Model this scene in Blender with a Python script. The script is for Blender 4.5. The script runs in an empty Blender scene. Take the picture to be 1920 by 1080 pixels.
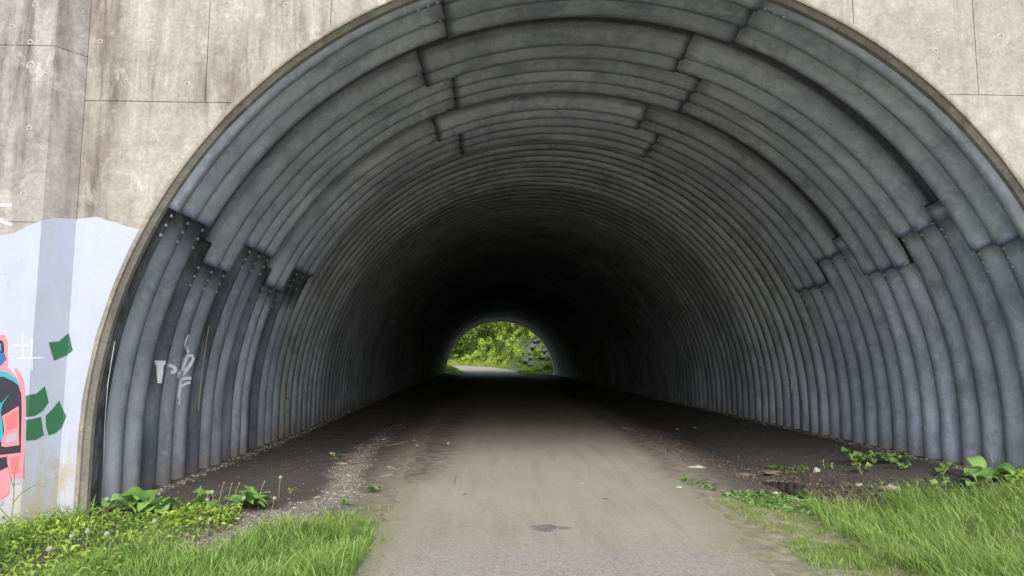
import bpy, math, random
import numpy as np
from mathutils import Matrix, Vector, noise as mn

sc = bpy.context.scene
C = sc.collection
PI = math.pi
rng = np.random.default_rng(7)
random.seed(7)

# ------------------------------------------------------------ camera
CAM = np.array([-1.2492, -7.1297, 1.5])
CR = np.array([0.99936041, -0.03562033, 0.00315693])
CU = np.array([-0.00686225, -0.1043856, 0.99451323])
CF = np.array([0.03509535, 0.99389881, 0.10456327])
FPX = 1322.4
cam_d = bpy.data.cameras.new('camera'); cam = bpy.data.objects.new('camera', cam_d); C.objects.link(cam)
cam_d.sensor_width = 36; cam_d.lens = FPX / 1920 * 36; cam_d.clip_start = 0.05; cam_d.clip_end = 2000
m = Matrix.Identity(4)
for i in range(3):
    m[i][0] = CR[i]; m[i][1] = CU[i]; m[i][2] = -CF[i]; m[i][3] = CAM[i]
cam.matrix_world = m
sc.camera = cam

# ------------------------------------------------------------ sky and sun (bright overcast)
SUN_EL, SUN_AZ = 44, 177      # azimuth clockwise from +Y; the sun stands behind the viewer
w = bpy.data.worlds.new('World'); sc.world = w; w.use_nodes = True
wn = w.node_tree.nodes; wl = w.node_tree.links
bg = wn['Background']
sky = wn.new('ShaderNodeTexSky'); sky.sky_type = 'NISHITA'; sky.sun_disc = False
sky.sun_elevation = math.radians(SUN_EL); sky.sun_rotation = math.radians(SUN_AZ)
sky.air_density = 1.0; sky.dust_density = 3.0; sky.ozone_density = 1.0
hsv = wn.new('ShaderNodeHueSaturation'); hsv.inputs['Saturation'].default_value = 0.7
wl.new(sky.outputs[0], hsv.inputs['Color']); wl.new(hsv.outputs[0], bg.inputs['Color'])
bg.inputs['Strength'].default_value = 0.11
sun_d = bpy.data.lights.new('sun', 'SUN'); sun = bpy.data.objects.new('sun', sun_d); C.objects.link(sun)
sun_d.energy = 1.05; sun_d.angle = math.radians(35); sun_d.color = (1.0, 0.965, 0.91)
az = math.radians(SUN_AZ); el = math.radians(SUN_EL)
sd = Vector((math.sin(az) * math.cos(el), math.cos(az) * math.cos(el), math.sin(el)))
sun.rotation_euler = sd.to_track_quat('Z', 'Y').to_euler()
sc.view_settings.view_transform = 'Standard'; sc.view_settings.look = 'None'
sc.view_settings.exposure = 1.5; sc.view_settings.gamma = 1
sc.view_settings.use_curve_mapping = False
sc.cycles.max_bounces = 10; sc.cycles.diffuse_bounces = 4

# ------------------------------------------------------------ helpers
def tag(o, label=None, cat=None, group=None, kind=None):
    if label: o['label'] = label
    if cat: o['category'] = cat
    if group: o['group'] = group
    if kind: o['kind'] = kind
    return o
def empty(name, loc=(0, 0, 0), rz=0):
    o = bpy.data.objects.new(name, None); C.objects.link(o)
    o.location = loc; o.rotation_euler = (0, 0, rz); o.empty_display_size = .2
    return o
def mesh(name, verts, faces, mat, smooth=False, attrs=None, uv=None):
    me = bpy.data.meshes.new(name)
    me.from_pydata([tuple(map(float, v)) for v in verts], [], [tuple(map(int, f)) for f in faces])
    mats = mat if isinstance(mat, (list, tuple)) else [mat]
    for a in mats: me.materials.append(a)
    if smooth: me.polygons.foreach_set('use_smooth', [True] * len(me.polygons))
    if attrs:
        for k, v in attrs.items():
            a = me.attributes.new(k, 'FLOAT', 'POINT'); a.data.foreach_set('value', np.asarray(v, dtype=np.float32))
    if uv is not None:
        a = me.attributes.new('tk', 'FLOAT_VECTOR', 'POINT')
        a.data.foreach_set('vector', np.asarray(uv, dtype=np.float32).ravel())
    me.update()
    return me
def obj(name, me, parent=None, loc=None):
    o = bpy.data.objects.new(name, me); C.objects.link(o)
    if parent: o.parent = parent
    if loc is not None: o.location = loc
    return o
def fast_quads(name, V, mat, smooth=False, col=None, n=4, attr='tone'):
    """V (N,n,3): N separate n-gons in one mesh"""
    N = len(V)
    me = bpy.data.meshes.new(name)
    me.vertices.add(N * n); me.vertices.foreach_set('co', V.reshape(-1).astype(np.float32))
    me.loops.add(N * n); me.loops.foreach_set('vertex_index', np.arange(N * n, dtype=np.int32))
    me.polygons.add(N); me.polygons.foreach_set('loop_start', np.arange(0, N * n, n, dtype=np.int32))
    me.materials.append(mat)
    if col is not None:
        a = me.attributes.new(attr, 'FLOAT', 'POINT'); a.data.foreach_set('value', np.repeat(col, n).astype(np.float32))
    me.update(calc_edges=True); me.validate()
    return me
def sm(x, a, b):
    t = np.clip((np.asarray(x, float) - a) / (b - a), 0, 1); return t * t * (3 - 2 * t)
def vnoise(x, y, s=1.0, seed=0):
    """vectorised smooth value noise in about -1..1"""
    x = np.asarray(x, float) * s + seed * 17.3; y = np.asarray(y, float) * s + seed * 9.1
    xi = np.floor(x); yi = np.floor(y); xf = x - xi; yf = y - yi
    def h(a, b):
        v = np.sin(a * 127.1 + b * 311.7 + seed * 3.7) * 43758.5453; return v - np.floor(v)
    u = xf * xf * (3 - 2 * xf); v = yf * yf * (3 - 2 * yf)
    return 2 * ((h(xi, yi) * (1 - u) + h(xi + 1, yi) * u) * (1 - v) + (h(xi, yi + 1) * (1 - u) + h(xi + 1, yi + 1) * u) * v) - 1
def fbm(x, y, s=1.0, seed=0, o=4):
    r = 0; a = .5
    for i in range(o): r = r + a * vnoise(x, y, s * 2 ** i, seed + i); a *= .5
    return r
def ray(px, py):
    return CF + CR * ((px - 960) / FPX) - CU * ((py - 540) / FPX)

# ------------------------------------------------------------ material helpers
class NT:
    def __init__(s, name):
        s.m = bpy.data.materials.new(name); s.m.use_nodes = True
        s.t = s.m.node_tree; s.n = s.t.nodes; s.l = s.t.links
        s.b = s.n['Principled BSDF']
    def add(s, t, **k):
        q = s.n.new(t)
        for a, b in k.items():
            if a.startswith('_'): q.inputs[a[1:].replace('_', ' ')].default_value = b
            else: setattr(q, a, b)
        return q
    def link(s, a, b): s.l.new(a, b)
    def coord(s, scale=(1, 1, 1), out='Object'):
        c = s.add('ShaderNodeTexCoord'); mp = s.add('ShaderNodeMapping'); mp.inputs['Scale'].default_value = scale
        s.link(c.outputs[out], mp.inputs[0]); return mp.outputs[0]
    def attr(s, name, vec=False):
        a = s.add('ShaderNodeAttribute'); a.attribute_name = name
        return a.outputs['Vector' if vec else 'Fac']
    def noise(s, co, scale, detail=4, rough=.55, dist=0):
        q = s.add('ShaderNodeTexNoise'); q.inputs['Scale'].default_value = scale
        q.inputs['Detail'].default_value = detail; q.inputs['Roughness'].default_value = rough
        q.inputs['Distortion'].default_value = dist
        s.link(co, q.inputs['Vector']); return q.outputs['Fac']
    def ramp(s, f, *st):
        q = s.add('ShaderNodeValToRGB'); e = q.color_ramp.elements
        def c(v): return (v, v, v, 1) if isinstance(v, (int, float)) else (*v, 1)
        e[0].position, e[0].color = st[0][0], c(st[0][1]); e[1].position, e[1].color = st[-1][0], c(st[-1][1])
        for p, v in st[1:-1]:
            k = e.new(p); k.color = c(v)
        s.link(f, q.inputs[0]); return q.outputs[0]
    def mix(s, f, a, b, mode='MIX'):
        q = s.add('ShaderNodeMix', data_type='RGBA', blend_type=mode)
        for sock, v in ((q.inputs[0], f), (q.inputs[6], a), (q.inputs[7], b)):
            if isinstance(v, bpy.types.NodeSocket): s.link(v, sock)
            elif isinstance(v, (tuple, list)): sock.default_value = (*v, 1)
            else: sock.default_value = v
        return q.outputs[2]
    def math(s, op, a, b=None, clamp=False):
        q = s.add('ShaderNodeMath', operation=op, use_clamp=clamp)
        for sock, v in ((q.inputs[0], a), (q.inputs[1], b)):
            if v is None: continue
            if isinstance(v, bpy.types.NodeSocket): s.link(v, sock)
            else: sock.default_value = v
        return q.outputs[0]
    def bump(s, h, strength=.3, dist=.01):
        q = s.add('ShaderNodeBump'); q.inputs['Strength'].default_value = strength; q.inputs['Distance'].default_value = dist
        s.link(h, q.inputs['Height']); s.link(q.outputs[0], s.b.inputs['Normal'])
    def base(s, c):
        if isinstance(c, bpy.types.NodeSocket): s.link(c, s.b.inputs['Base Color'])
        else: s.b.inputs['Base Color'].default_value = (*c, 1)
    def rough(s, r):
        if isinstance(r, bpy.types.NodeSocket): s.link(r, s.b.inputs['Roughness'])
        else: s.b.inputs['Roughness'].default_value = r

def plain(name, col, rough=.7, var=.15, scale=20, bump=0):
    M = NT(name); co = M.coord(); n = M.noise(co, scale)
    M.base(M.mix(n, tuple(c * (1 - var) for c in col), tuple(min(1, c * (1 + var)) for c in col))); M.rough(rough)
    if bump: M.bump(n, bump, .01)
    return M.m

# ---- concrete
def concrete(name, c_lo, c_hi, stain, stain_amt, left=False):
    M = NT(name); co = M.coord()
    big = M.noise(co, .9, 6, .62, .6)
    base = M.mix(M.ramp(big, (.3, 0.0), (.7, 1.0)), c_lo, c_hi)
    st_co = M.coord((4.2, 1, .42)); st = M.noise(st_co, 1.0, 8, .74, .55)
    patch = M.noise(co, .55, 3, .5)
    f = M.math('MULTIPLY', M.ramp(st, (.42, 0.0), (.64, 1.0)), M.ramp(patch, (.36, 0.15), (.6, 1.0)))
    fine = M.ramp(M.noise(M.coord((24, 1, .6)), 1.0, 5, .7, .2), (.48, 0.0), (.68, .12))
    f = M.math('MULTIPLY', M.math('ADD', f, fine), stain_amt, True)
    if left:   # run-off stain in the inner corner of the pilaster
        sep = M.add('ShaderNodeSeparateXYZ'); M.link(co, sep.inputs[0])
        g = M.math('SUBTRACT', 1.0, M.math('ABSOLUTE', M.math('MULTIPLY', M.math('ADD', sep.outputs[0], 5.22), 3.6)), True)
        g = M.math('MULTIPLY', g, M.ramp(M.noise(M.coord((7, 1, .8)), 1.0, 6, .7), (.32, 0.0), (.62, 1.0)))
        f = M.math('ADD', f, M.math('MULTIPLY', g, .95), True)
        g2 = M.math('SUBTRACT', 1.0, M.math('ABSOLUTE', M.math('MULTIPLY', M.math('ADD', sep.outputs[0], 3.55), .85)), True)
        g2 = M.math('MULTIPLY', g2, M.math('MULTIPLY', M.ramp(sep.outputs[2], (3.6, 0.0), (4.6, 1.0)), M.ramp(st, (.35, 0.1), (.6, 1.0))))
        f = M.math('ADD', f, M.math('MULTIPLY', g2, .55), True)
    col = M.mix(f, base, stain)
    eff = M.noise(M.coord((1.6, 1, 1.1)), 1.7, 7, .72, .5)
    col = M.mix(M.math('MULTIPLY', M.ramp(eff, (.56, 0.0), (.70, 1.0)), .45), col, (.55, .53, .49))
    spk = M.noise(co, 26, 5, .7)
    col = M.mix(.85, col, M.mix(spk, (.45, .45, .45), (1.5, 1.5, 1.5)), 'MULTIPLY')
    col = M.mix(.6, col, M.mix(M.ramp(M.noise(co, 6, 7, .78, .5), (.38, 0.0), (.62, 1.0)), (.74, .73, .72), (1.18, 1.18, 1.18)), 'MULTIPLY')
    vo = M.add('ShaderNodeTexVoronoi'); vo.inputs['Scale'].default_value = 16; M.link(co, vo.inputs['Vector'])
    pore = M.ramp(vo.outputs['Distance'], (.035, 1.0), (.085, 0.0))
    pm = M.math('MULTIPLY', pore, M.ramp(M.noise(co, 2.3), (.52, 0.0), (.58, 1.0)))
    col = M.mix(pm, col, (.10, .085, .07))
    M.base(col); M.rough(.88)
    h = M.math('SUBTRACT', M.noise(co, 14, 7, .7), M.math('MULTIPLY', pm, .8))
    M.bump(h, .35, .012)
    return M.m
M_conc = concrete('concrete', (.27, .25, .225), (.42, .395, .36), (.13, .105, .09), .95, True)
M_conc_r = concrete('concrete_tan', (.29, .268, .24), (.37, .347, .312), (.19, .18, .15), .45)
M_conc_p = concrete('concrete_pilaster', (.27, .255, .238), (.38, .36, .335), (.13, .11, .10), 1.1)
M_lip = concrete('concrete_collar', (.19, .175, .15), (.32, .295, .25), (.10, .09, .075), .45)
M_joint = plain('joint', (.13, .11, .09), .95, .3, 30)

# ---- galvanised corrugated steel; dark mask = black spray plus shade painted at laps and recesses, 'foot' = dried mud, tk = (angle, corrugation)
def steel(name, a, b, spang, metal=.55):
    M = NT(name); co = M.coord(); oi = M.add('ShaderNodeObjectInfo')
    tk = M.attr('tk', True); mp = M.add('ShaderNodeMapping'); mp.inputs['Scale'].default_value = (.10, 2.2, 1); M.link(tk, mp.inputs[0])
    n1 = M.noise(co, 1.1, 5, .6, .4)
    n2 = M.noise(co, 7.5, 8, .85, .6)
    st = M.noise(mp.outputs[0], 1.0, 6, .65, .4)
    base = M.mix(M.ramp(n1, (.3, 0.0), (.7, 1.0)), a, b)
    base = M.mix(M.math('MULTIPLY', M.ramp(n2, (.50, 0.0), (.58, .9)), spang), base, (.60, .61, .62))
    blot = M.noise(co, 3.0, 7, .75, .8)
    base = M.mix(M.math('MULTIPLY', M.ramp(blot, (.36, 1.0), (.48, 0.0)), .4), base, tuple(c * .62 for c in a))
    base = M.mix(M.math('MULTIPLY', M.ramp(st, (.35, 1.0), (.5, 0.0)), .45), base, tuple(c * .55 for c in a))
    base = M.mix(M.math('MULTIPLY', M.ramp(st, (.62, 0.0), (.75, 1.0)), .25), base, (.55, .55, .54))
    tone = M.add('ShaderNodeMapRange'); tone.inputs['To Min'].default_value = .82; tone.inputs['To Max'].default_value = 1.15
    M.link(oi.outputs['Random'], tone.inputs['Value'])
    v = M.add('ShaderNodeCombineColor')
    for i in range(3): M.link(tone.outputs[0], v.inputs[i])
    base = M.mix(1.0, base, v.outputs[0], 'MULTIPLY')
    base = M.mix(M.math('MULTIPLY', M.attr('foot'), M.ramp(M.noise(co, 5, 6, .7), (.3, .35), (.6, 1.0))), base, (.30, .25, .20))
    base = M.mix(M.math('MULTIPLY', M.attr('pale'), .7), base, (.50, .52, .58))
    so = M.math('MULTIPLY', M.attr('spray_shade'), M.ramp(M.noise(M.coord((3, 3, 1)), 3.5, 6, .7), (.25, .75), (.6, 1.12)), True)
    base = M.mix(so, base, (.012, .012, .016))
    M.base(base); M.b.inputs['Metallic'].default_value = metal
    M.rough(M.ramp(n2, (.3, .40), (.7, .60)))
    M.bump(M.noise(co, 40, 6, .7), .12, .006)
    return M.m
M_steel = steel('galvanised_steel', (.275, .31, .40), (.50, .54, .645), .6)
M_steel_in = steel('weathered_galvanised_steel', (.275, .305, .34), (.52, .565, .625), .7, .8)
M_bolt = plain('bolt_steel', (.36, .36, .36), .5, .25, 60)
M_lap_shade = plain('lap_edge_shade', (.014, .014, .017), .8, .3, 30)  # shadow line of the laps, painted black on the plate ends

# ---- paints
def paint(name, col, dirt=0.0, rough=.6):
    M = NT(name); co = M.coord(); n = M.noise(co, 3, 6, .65)
    c = M.mix(n, tuple(x * .86 for x in col), tuple(min(1, x * 1.1) for x in col))
    if dirt:
        sep = M.add('ShaderNodeSeparateXYZ'); M.link(co, sep.inputs[0])
        low = M.ramp(sep.outputs[2], (0.0, 1.0), (1.0, 0.0))
        st = M.noise(M.coord((6, 1, .5)), 1.3, 6, .7, .4)
        c = M.mix(M.math('MULTIPLY', M.math('MULTIPLY', M.ramp(st, (.42, 0.0), (.62, 1.0)), M.math('ADD', low, .22)), dirt, True), c, (.36, .31, .21))
        g = M.math('SUBTRACT', 1.0, M.math('ABSOLUTE', M.math('MULTIPLY', M.math('ADD', sep.outputs[0], 5.36), 6.0)), True)
        g = M.math('MULTIPLY', g, M.math('MULTIPLY', M.ramp(M.noise(co, 3.2, 6, .75), (.45, 0.0), (.62, 1.0)), M.ramp(sep.outputs[2], (.9, 1.0), (2.0, 0.15))))
        c = M.mix(g, c, (.30, .27, .16))
        sp = M.ramp(M.noise(co, 10, 6, .8), (.62, 0.0), (.68, .8))
        c = M.mix(sp, c, (.25, .22, .2))
    M.base(c); M.rough(rough); M.bump(M.noise(co, 14, 6, .7), .25, .01)
    return M.m
M_white = paint('white_wall_paint', (.365, .41, .53), .95)
M_white2 = paint('white_wall_paint_cheek', (.345, .39, .505), .95)  # the white paint again, slightly darker, for the slanted cheek
M_green = paint('green_paint', (.022, .115, .05))
M_pink = paint('pink_paint', (.62, .20, .24))
M_coral = paint('coral_paint', (.62, .13, .13))
M_black = paint('black_paint', (.02, .018, .035))
M_cyan = paint('cyan_paint', (.03, .28, .34))
M_blue = paint('blue_paint', (.02, .10, .30))
M_lilac = paint('grey_lilac_paint', (.34, .30, .38))
M_spray = paint('white_spray', (.78, .79, .83), 0, .6)
M_yellow = paint('yellow_paint', (.42, .30, .05))
M_lime = paint('lime_deposit', (.50, .46, .38), 0, .9)

# ------------------------------------------------------------ terrain
ZC, RC, PIT, Y0K, EZ = 0.684, 5.103, 0.4039, -0.1709, 0.99     # arch centre height, crest radius, corrugation pitch
YEND = 60.2
SLOPE = .0066
def yedge(X): return -6 + np.interp(X, [-60, -25, -11, -3.5, .5, 2.2, 4, 7, 60], [104, 101, 97, 90, 83, 74, 70, 67.5, 62])
def far_y(Y): return Y + 6 * sm(Y, 30, 58)
def base_h(Y): return np.interp(far_y(Y), [-9, 0, 30, 66, 72, 84, 96, 120], [0, 0, .08, .26, .52, .86, 1.1, 1.2])
def pathL(Y): return np.interp(far_y(Y), [-60, -9, -2, 0, 2, 6, 17, 60, 67, 75, 85, 92, 96], [-2.4, -2.3, -2.2, -2.23, -2.28, -2.36, -2.4, -2.6, -3.0, -4.2, -9, -18, -30])
def pathR(Y): return np.interp(far_y(Y), [-60, -9, -2, 0, 2, 6, 15, 60, 67, 75, 85, 92, 96], [.6, .65, .75, 1.04, 1.3, 1.75, 2.1, 2.1, 2.2, 1.6, -.8, -5, -10])
def height(X, Y):
    X = np.asarray(X, float); Y = np.asarray(Y, float)
    z = base_h(Y)
    inn = 1 - sm(Y, 56, 62)
    dc = np.interp(Y, [-6, -2, 0, 3, 8, 20, 60], [3.6, 2.9, 2.75, 2.65, 2.85, 3.1, 3.2])
    dd = np.interp(Y, [-6, -2, 0, 2, 4, 12, 60], [.02, .06, .12, .16, .11, .06, .05])
    z = z - inn * dd * np.exp(-((X - dc) / .42) ** 2)
    z = z + inn * .13 * sm(X, 3.05, 5.0) * sm(Y, -1.5, 1.5)
    z = z + inn * np.interp(Y, [0, 8, 22, 60], [0, .03, .22, .25]) * sm(-X, 2.9, 5.2)
    z = z - inn * .02 * sm(-X, 3.0, 3.2) * (1 - sm(-X, 3.5, 3.9)) * sm(Y, -1, 1) * (1 - sm(Y, 12, 16))
    onp = sm(X, pathL(Y) - .25, pathL(Y) + .15) * (1 - sm(X, pathR(Y) - .15, pathR(Y) + .25))
    z = z + .03 * onp
    z = z + (1 - onp) * (.022 * fbm(X, Y, 3.2, 3) + .02 * fbm(X, Y, 11, 5)) + .006 * fbm(X, Y, 1.5, 8)
    # outside the far portal
    out = sm(Y, 60.5, 64)
    z = z + out * .45 * (1 - sm(X, pathL(Y) - 1.6, pathL(Y) - .3)) * (1 - sm(Y, 70, 78))
    d = Y - yedge(X)
    steep = np.interp(X, [-20, 0, 3, 6, 12], [.22, .26, .5, .85, .9])
    z = z + out * np.where(d > 0, steep * np.minimum(d, 45) * (1 - np.exp(-np.maximum(d, 0) / 2.0)), 0)
    z = z + out * sm(d, 0, 4) * .5 * fbm(X, Y, .35, 12)
    return z

def M_soil():
    M = NT('soil'); co = M.coord()
    sep = M.add('ShaderNodeSeparateXYZ'); M.link(co, sep.inputs[0])
    n = M.noise(co, 2.2, 7, .65); f = M.noise(co, 45, 6, .75)
    dark = M.mix(n, (.027, .0245, .0225), (.066, .059, .051))
    dark = M.mix(1.0, dark, M.mix(M.ramp(f, (.3, 0.0), (.7, 1.0)), (.4, .4, .4), (1.8, 1.8, 1.8)), 'MULTIPLY')
    c = M.mix(M.math('MULTIPLY', M.attr('dust'), M.ramp(M.noise(co, 7, 7, .7), (.32, .3), (.6, 1.0)), True), dark, (.27, .24, .185))
    c = M.mix(M.math('MULTIPLY', M.attr('gravel'), M.ramp(M.noise(co, 22, 6, .75), (.38, .1), (.55, 1.0)), True), c, (.215, .19, .155))
    c = M.mix(M.math('MULTIPLY', M.attr('moss'), M.ramp(M.noise(co, 5, 7, .7), (.40, 0.0), (.56, 1.0)), True), c, (.15, .17, .035))
    c = M.mix(M.math('MULTIPLY', M.attr('green'), .85), c, M.mix(n, (.04, .08, .015), (.14, .20, .035)))
    M.base(c); M.rough(M.ramp(n, (.3, .95), (.7, .8))); M.bump(M.math('ADD', f, M.noise(co, 120, 4)), .6, .02)
    return M.m
M_soil = M_soil()
def M_path_():
    M = NT('worn_asphalt'); co = M.coord()
    n = M.noise(co, .9, 6, .6, .5); f = M.noise(co, 42, 8, .9); st = M.noise(M.coord((4.0, .3, 1)), 1.2, 6, .65, .3)
    dust = M.mix(n, (.228, .211, .162), (.325, .303, .243))
    dust = M.mix(M.math('MULTIPLY', M.ramp(st, (.35, 1.0), (.52, 0.0)), .4), dust, (.17, .155, .125))
    tar = M.mix(M.ramp(f, (.35, 0.0), (.65, 1.0)), (.13, .126, .115), (.33, .315, .28))
    sep = M.add('ShaderNodeSeparateXYZ'); M.link(co, sep.inputs[0])
    near = M.math('ADD', M.math('MULTIPLY', sep.outputs[1], -.9), M.math('SUBTRACT', M.math('MULTIPLY', M.noise(co, 1.6, 5, .7), 3.2), 2.45))
    c = M.mix(M.math('MULTIPLY', M.ramp(near, (0.0, 0.0), (1.3, 1.0)), .8), dust, tar)
    sp = M.math('MULTIPLY', M.ramp(M.noise(co, 24, 7, .85), (.60, 0.0), (.64, 1.0)), .75)
    c = M.mix(sp, c, (.10, .095, .085))
    c = M.mix(1.0, c, M.mix(M.ramp(f, (.3, 0.0), (.7, 1.0)), (.62, .62, .62), (1.4, 1.4, 1.4)), 'MULTIPLY')
    c = M.mix(M.math('MULTIPLY', M.attr('moss'), M.ramp(M.noise(co, 4, 7, .7), (.38, 0.0), (.6, 1.0)), True), c, (.20, .20, .055))
    c = M.mix(M.math('MULTIPLY', M.attr('verge'), M.ramp(M.noise(co, 5, 7, .75), (.30, .2), (.55, 1.0)), True), c, (.22, .19, .135))
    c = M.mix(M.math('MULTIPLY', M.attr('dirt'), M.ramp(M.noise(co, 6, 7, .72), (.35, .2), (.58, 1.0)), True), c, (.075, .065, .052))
    wob = M.math('MULTIPLY', M.math('SUBTRACT', M.noise(co, 11, 6, .75), .5), 1.9)
    def hole(x0, y0, rx, ry):
        dx = M.math('MULTIPLY', M.math('SUBTRACT', sep.outputs[0], x0), 1 / rx); dy = M.math('MULTIPLY', M.math('SUBTRACT', sep.outputs[1], y0), 1 / ry)
        return M.math('ADD', M.math('SQRT', M.math('ADD', M.math('MULTIPLY', dx, dx), M.math('MULTIPLY', dy, dy))), wob), dy
    r1, d1 = hole(-.72, -.68, .13, .16); r2, d2 = hole(-.55, -.70, .07, .08)
    rimm = M.math('MULTIPLY', M.ramp(r1, (1.0, 0.0), (1.25, .75), (1.4, .75), (1.65, 0.0)), M.math('MULTIPLY', d1, -1.2, True), True)
    tarp = M.mix(M.ramp(f, (.42, 0.0), (.58, 1.0)), (.05, .05, .055), (.19, .185, .18))
    c = M.mix(M.ramp(r1, (.75, 1.0), (1.05, 0.0)), c, tarp); c = M.mix(M.ramp(r2, (.5, .8), (1.0, 0.0)), c, tarp)
    c = M.mix(rimm, c, (.40, .37, .22))
    agg = M.add('ShaderNodeTexVoronoi'); agg.inputs['Scale'].default_value = 75; M.link(co, agg.inputs['Vector'])
    c = M.mix(M.math('MULTIPLY', M.ramp(agg.outputs['Color'], (.3, 0.0), (.75, 1.0)), M.math('MULTIPLY', M.ramp(near, (-.5, .15), (1.2, .55)), 1.0)), c, M.mix(agg.outputs['Color'], (.10, .10, .10), (.42, .41, .39)))
    M.base(c); M.rough(.9); M.bump(M.math('ADD', f, M.noise(co, 150, 3)), .7, .015)
    return M.m
M_path = M_path_()

def grid(xs, ys, fz, keep=None):
    X, Y = np.meshgrid(xs, ys); Z = fz(X, Y)
    V = np.stack([X, Y, Z], -1).reshape(-1, 3); nx = len(xs)
    i, j = np.meshgrid(np.arange(nx - 1), np.arange(len(ys) - 1)); a = (j * nx + i).ravel()
    F = np.stack([a, a + 1, a + nx + 1, a + nx], -1)
    return V, F
def gravel_m(X, Y):
    c = np.interp(Y, [-2, -.8, -.3, 1, 3, 5, 9, 15], [-3.9, -3.6, -3.25, -2.95, -3.15, -3.3, -3.35, -3.3])
    wd = np.interp(Y, [-2, -.6, 0, 2, 5, 10, 16], [.5, .6, .40, .2, .22, .18, .1]) * (1 + .8 * fbm(X, Y, 2.3, 25))
    return np.exp(-((X - c - .12 * fbm(X, Y, 1.4, 21)) / wd) ** 4) * sm(Y, -2.2, -1.4) * (1 - .75 * sm(Y, 4, 8)) * (1 - sm(Y, 8, 13)) * np.clip(1 + fbm(X, Y, 5, 27), .2, 1)
xs = np.concatenate([[-600, -250, -120, -60, -40, -28, -20, -15, -11, -8, -6.4], np.arange(-5.5, 5.5, .075), [5.6, 6.4, 8, 11, 15, 20, 28, 40, 60, 120, 250, 600]])
ys = np.concatenate([[-600, -250, -120, -60, -30, -18, -12, -9, -7, -6], np.arange(-5, 9, .075), np.arange(9, 22, .25), np.arange(22, 66, 1.0), np.arange(66, 112, .7), [116, 122, 130, 145, 180, 260, 400, 800]])
V, F = grid(xs, ys, height)
X, Y = V[:, 0], V[:, 1]
greenm = np.clip(sm(Y, 60.5, 62.5) + sm(np.abs(X), 7, 12), 0, 1) 
pe = np.minimum(np.abs(X - pathL(Y)), np.abs(X - pathR(Y)))
mossm = .55 * np.exp(-(pe / .3) ** 2) * (1 - sm(Y, .3, 1.8)) + .85 * sm(X, 1.1, 1.5) * (1 - sm(Y, -.4, 1.2)) * (1 - sm(X, 1.9, 2.8))
dust_bounce = np.exp(-(pe / .5) ** 2) * (1 - sm(Y, 12, 25)) * .8 + .9 * (1 - sm(Y, -.2, 1.6)) * (X > 0) * (1 - sm(X, 2, 4)) + .35 * (np.abs(np.abs(X) - 5.15) < .25) * (Y > 0) + 1.0 * (1 - sm(Y, -5, -3.2))  # last term: pale ground behind the camera, added to bounce light on to the crown
ground = obj('ground', mesh('ground', V, F, M_soil, True, dict(green=greenm, moss=np.clip(mossm, 0, 1), dust=np.clip(dust_bounce, 0, 1), gravel=gravel_m(X, Y))))
tag(ground, 'bare dark soil floor of the tunnel and the land around it', kind='structure')

# path: its own sheet 4 mm above, ragged edges
py = np.concatenate([[-60, -30, -15, -9], np.arange(-6, 9, .07), np.arange(9, 22, .3), np.arange(22, 66, 1.5), np.arange(66, 97, .6)])
NXP = 56
u = np.linspace(0, 1, NXP); u = .5 - .5 * np.cos(u * PI) * (1 - .0)
Ygr, Ug = np.meshgrid(py, u, indexing='ij')
eL = pathL(Ygr) + .16 * fbm(Ygr, 0 * Ygr, 2.6, 31) + .05 * fbm(Ygr, 0 * Ygr, 9, 33) ; eR = pathR(Ygr) + .16 * fbm(Ygr, 0 * Ygr, 1.9, 37) + .05 * fbm(Ygr, 0 * Ygr, 9, 39)
Xg = eL + (eR - eL) * Ug
Zg = height(Xg, Ygr) + .004 + .003 * np.minimum(1, np.minimum(Ug, 1 - Ug) * 12)
V = np.stack([Xg, Ygr, Zg], -1).reshape(-1, 3)
i, j = np.meshgrid(np.arange(NXP - 1), np.arange(len(py) - 1)); a = (j * NXP + i).ravel()
F = np.stack([a, a + 1, a + NXP + 1, a + NXP], -1)
X, Y = V[:, 0], V[:, 1]
ed = np.minimum(X - eL.ravel(), eR.ravel() - X)
moss = np.exp(-(ed / .30) ** 2) * (1 - sm(Y, 1.0, 4)) * .75
dirt = np.clip(np.exp(-(ed / .35) ** 2) * sm(Y, .5, 3.5) * (1 - sm(Y, 60, 66)) + .75 * sm(Y, 7, 22) * (1 - sm(Y, 60, 66)) + .8 * np.exp(-((X + 2.1) / .4) ** 2) * sm(Y, 1.2, 3) * (Y < 20), 0, 1)  # dirt along the edges, plus a darker tone growing deeper into the tunnel
pr = np.hypot((X + .72) / .16, (Y + .70) / .13) + .25 * fbm(X, Y, 14, 41)
pr2 = np.hypot((X + .45) / .10, (Y + .72) / .06) + .25 * fbm(X, Y, 20, 43)
patch = np.clip(1 - sm(pr, .45, .8) + .8 * (1 - sm(pr2, .3, .8)), 0, 1)
rim = np.exp(-((pr - 1.15) / .16) ** 2) * (Y < -.70) * .8
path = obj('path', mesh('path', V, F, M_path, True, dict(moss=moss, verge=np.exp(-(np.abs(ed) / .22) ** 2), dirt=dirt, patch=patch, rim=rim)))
tag(path, 'worn beige asphalt path running into the tunnel', kind='structure')
def pgz(X, Y): return float(height(X, Y))

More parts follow.
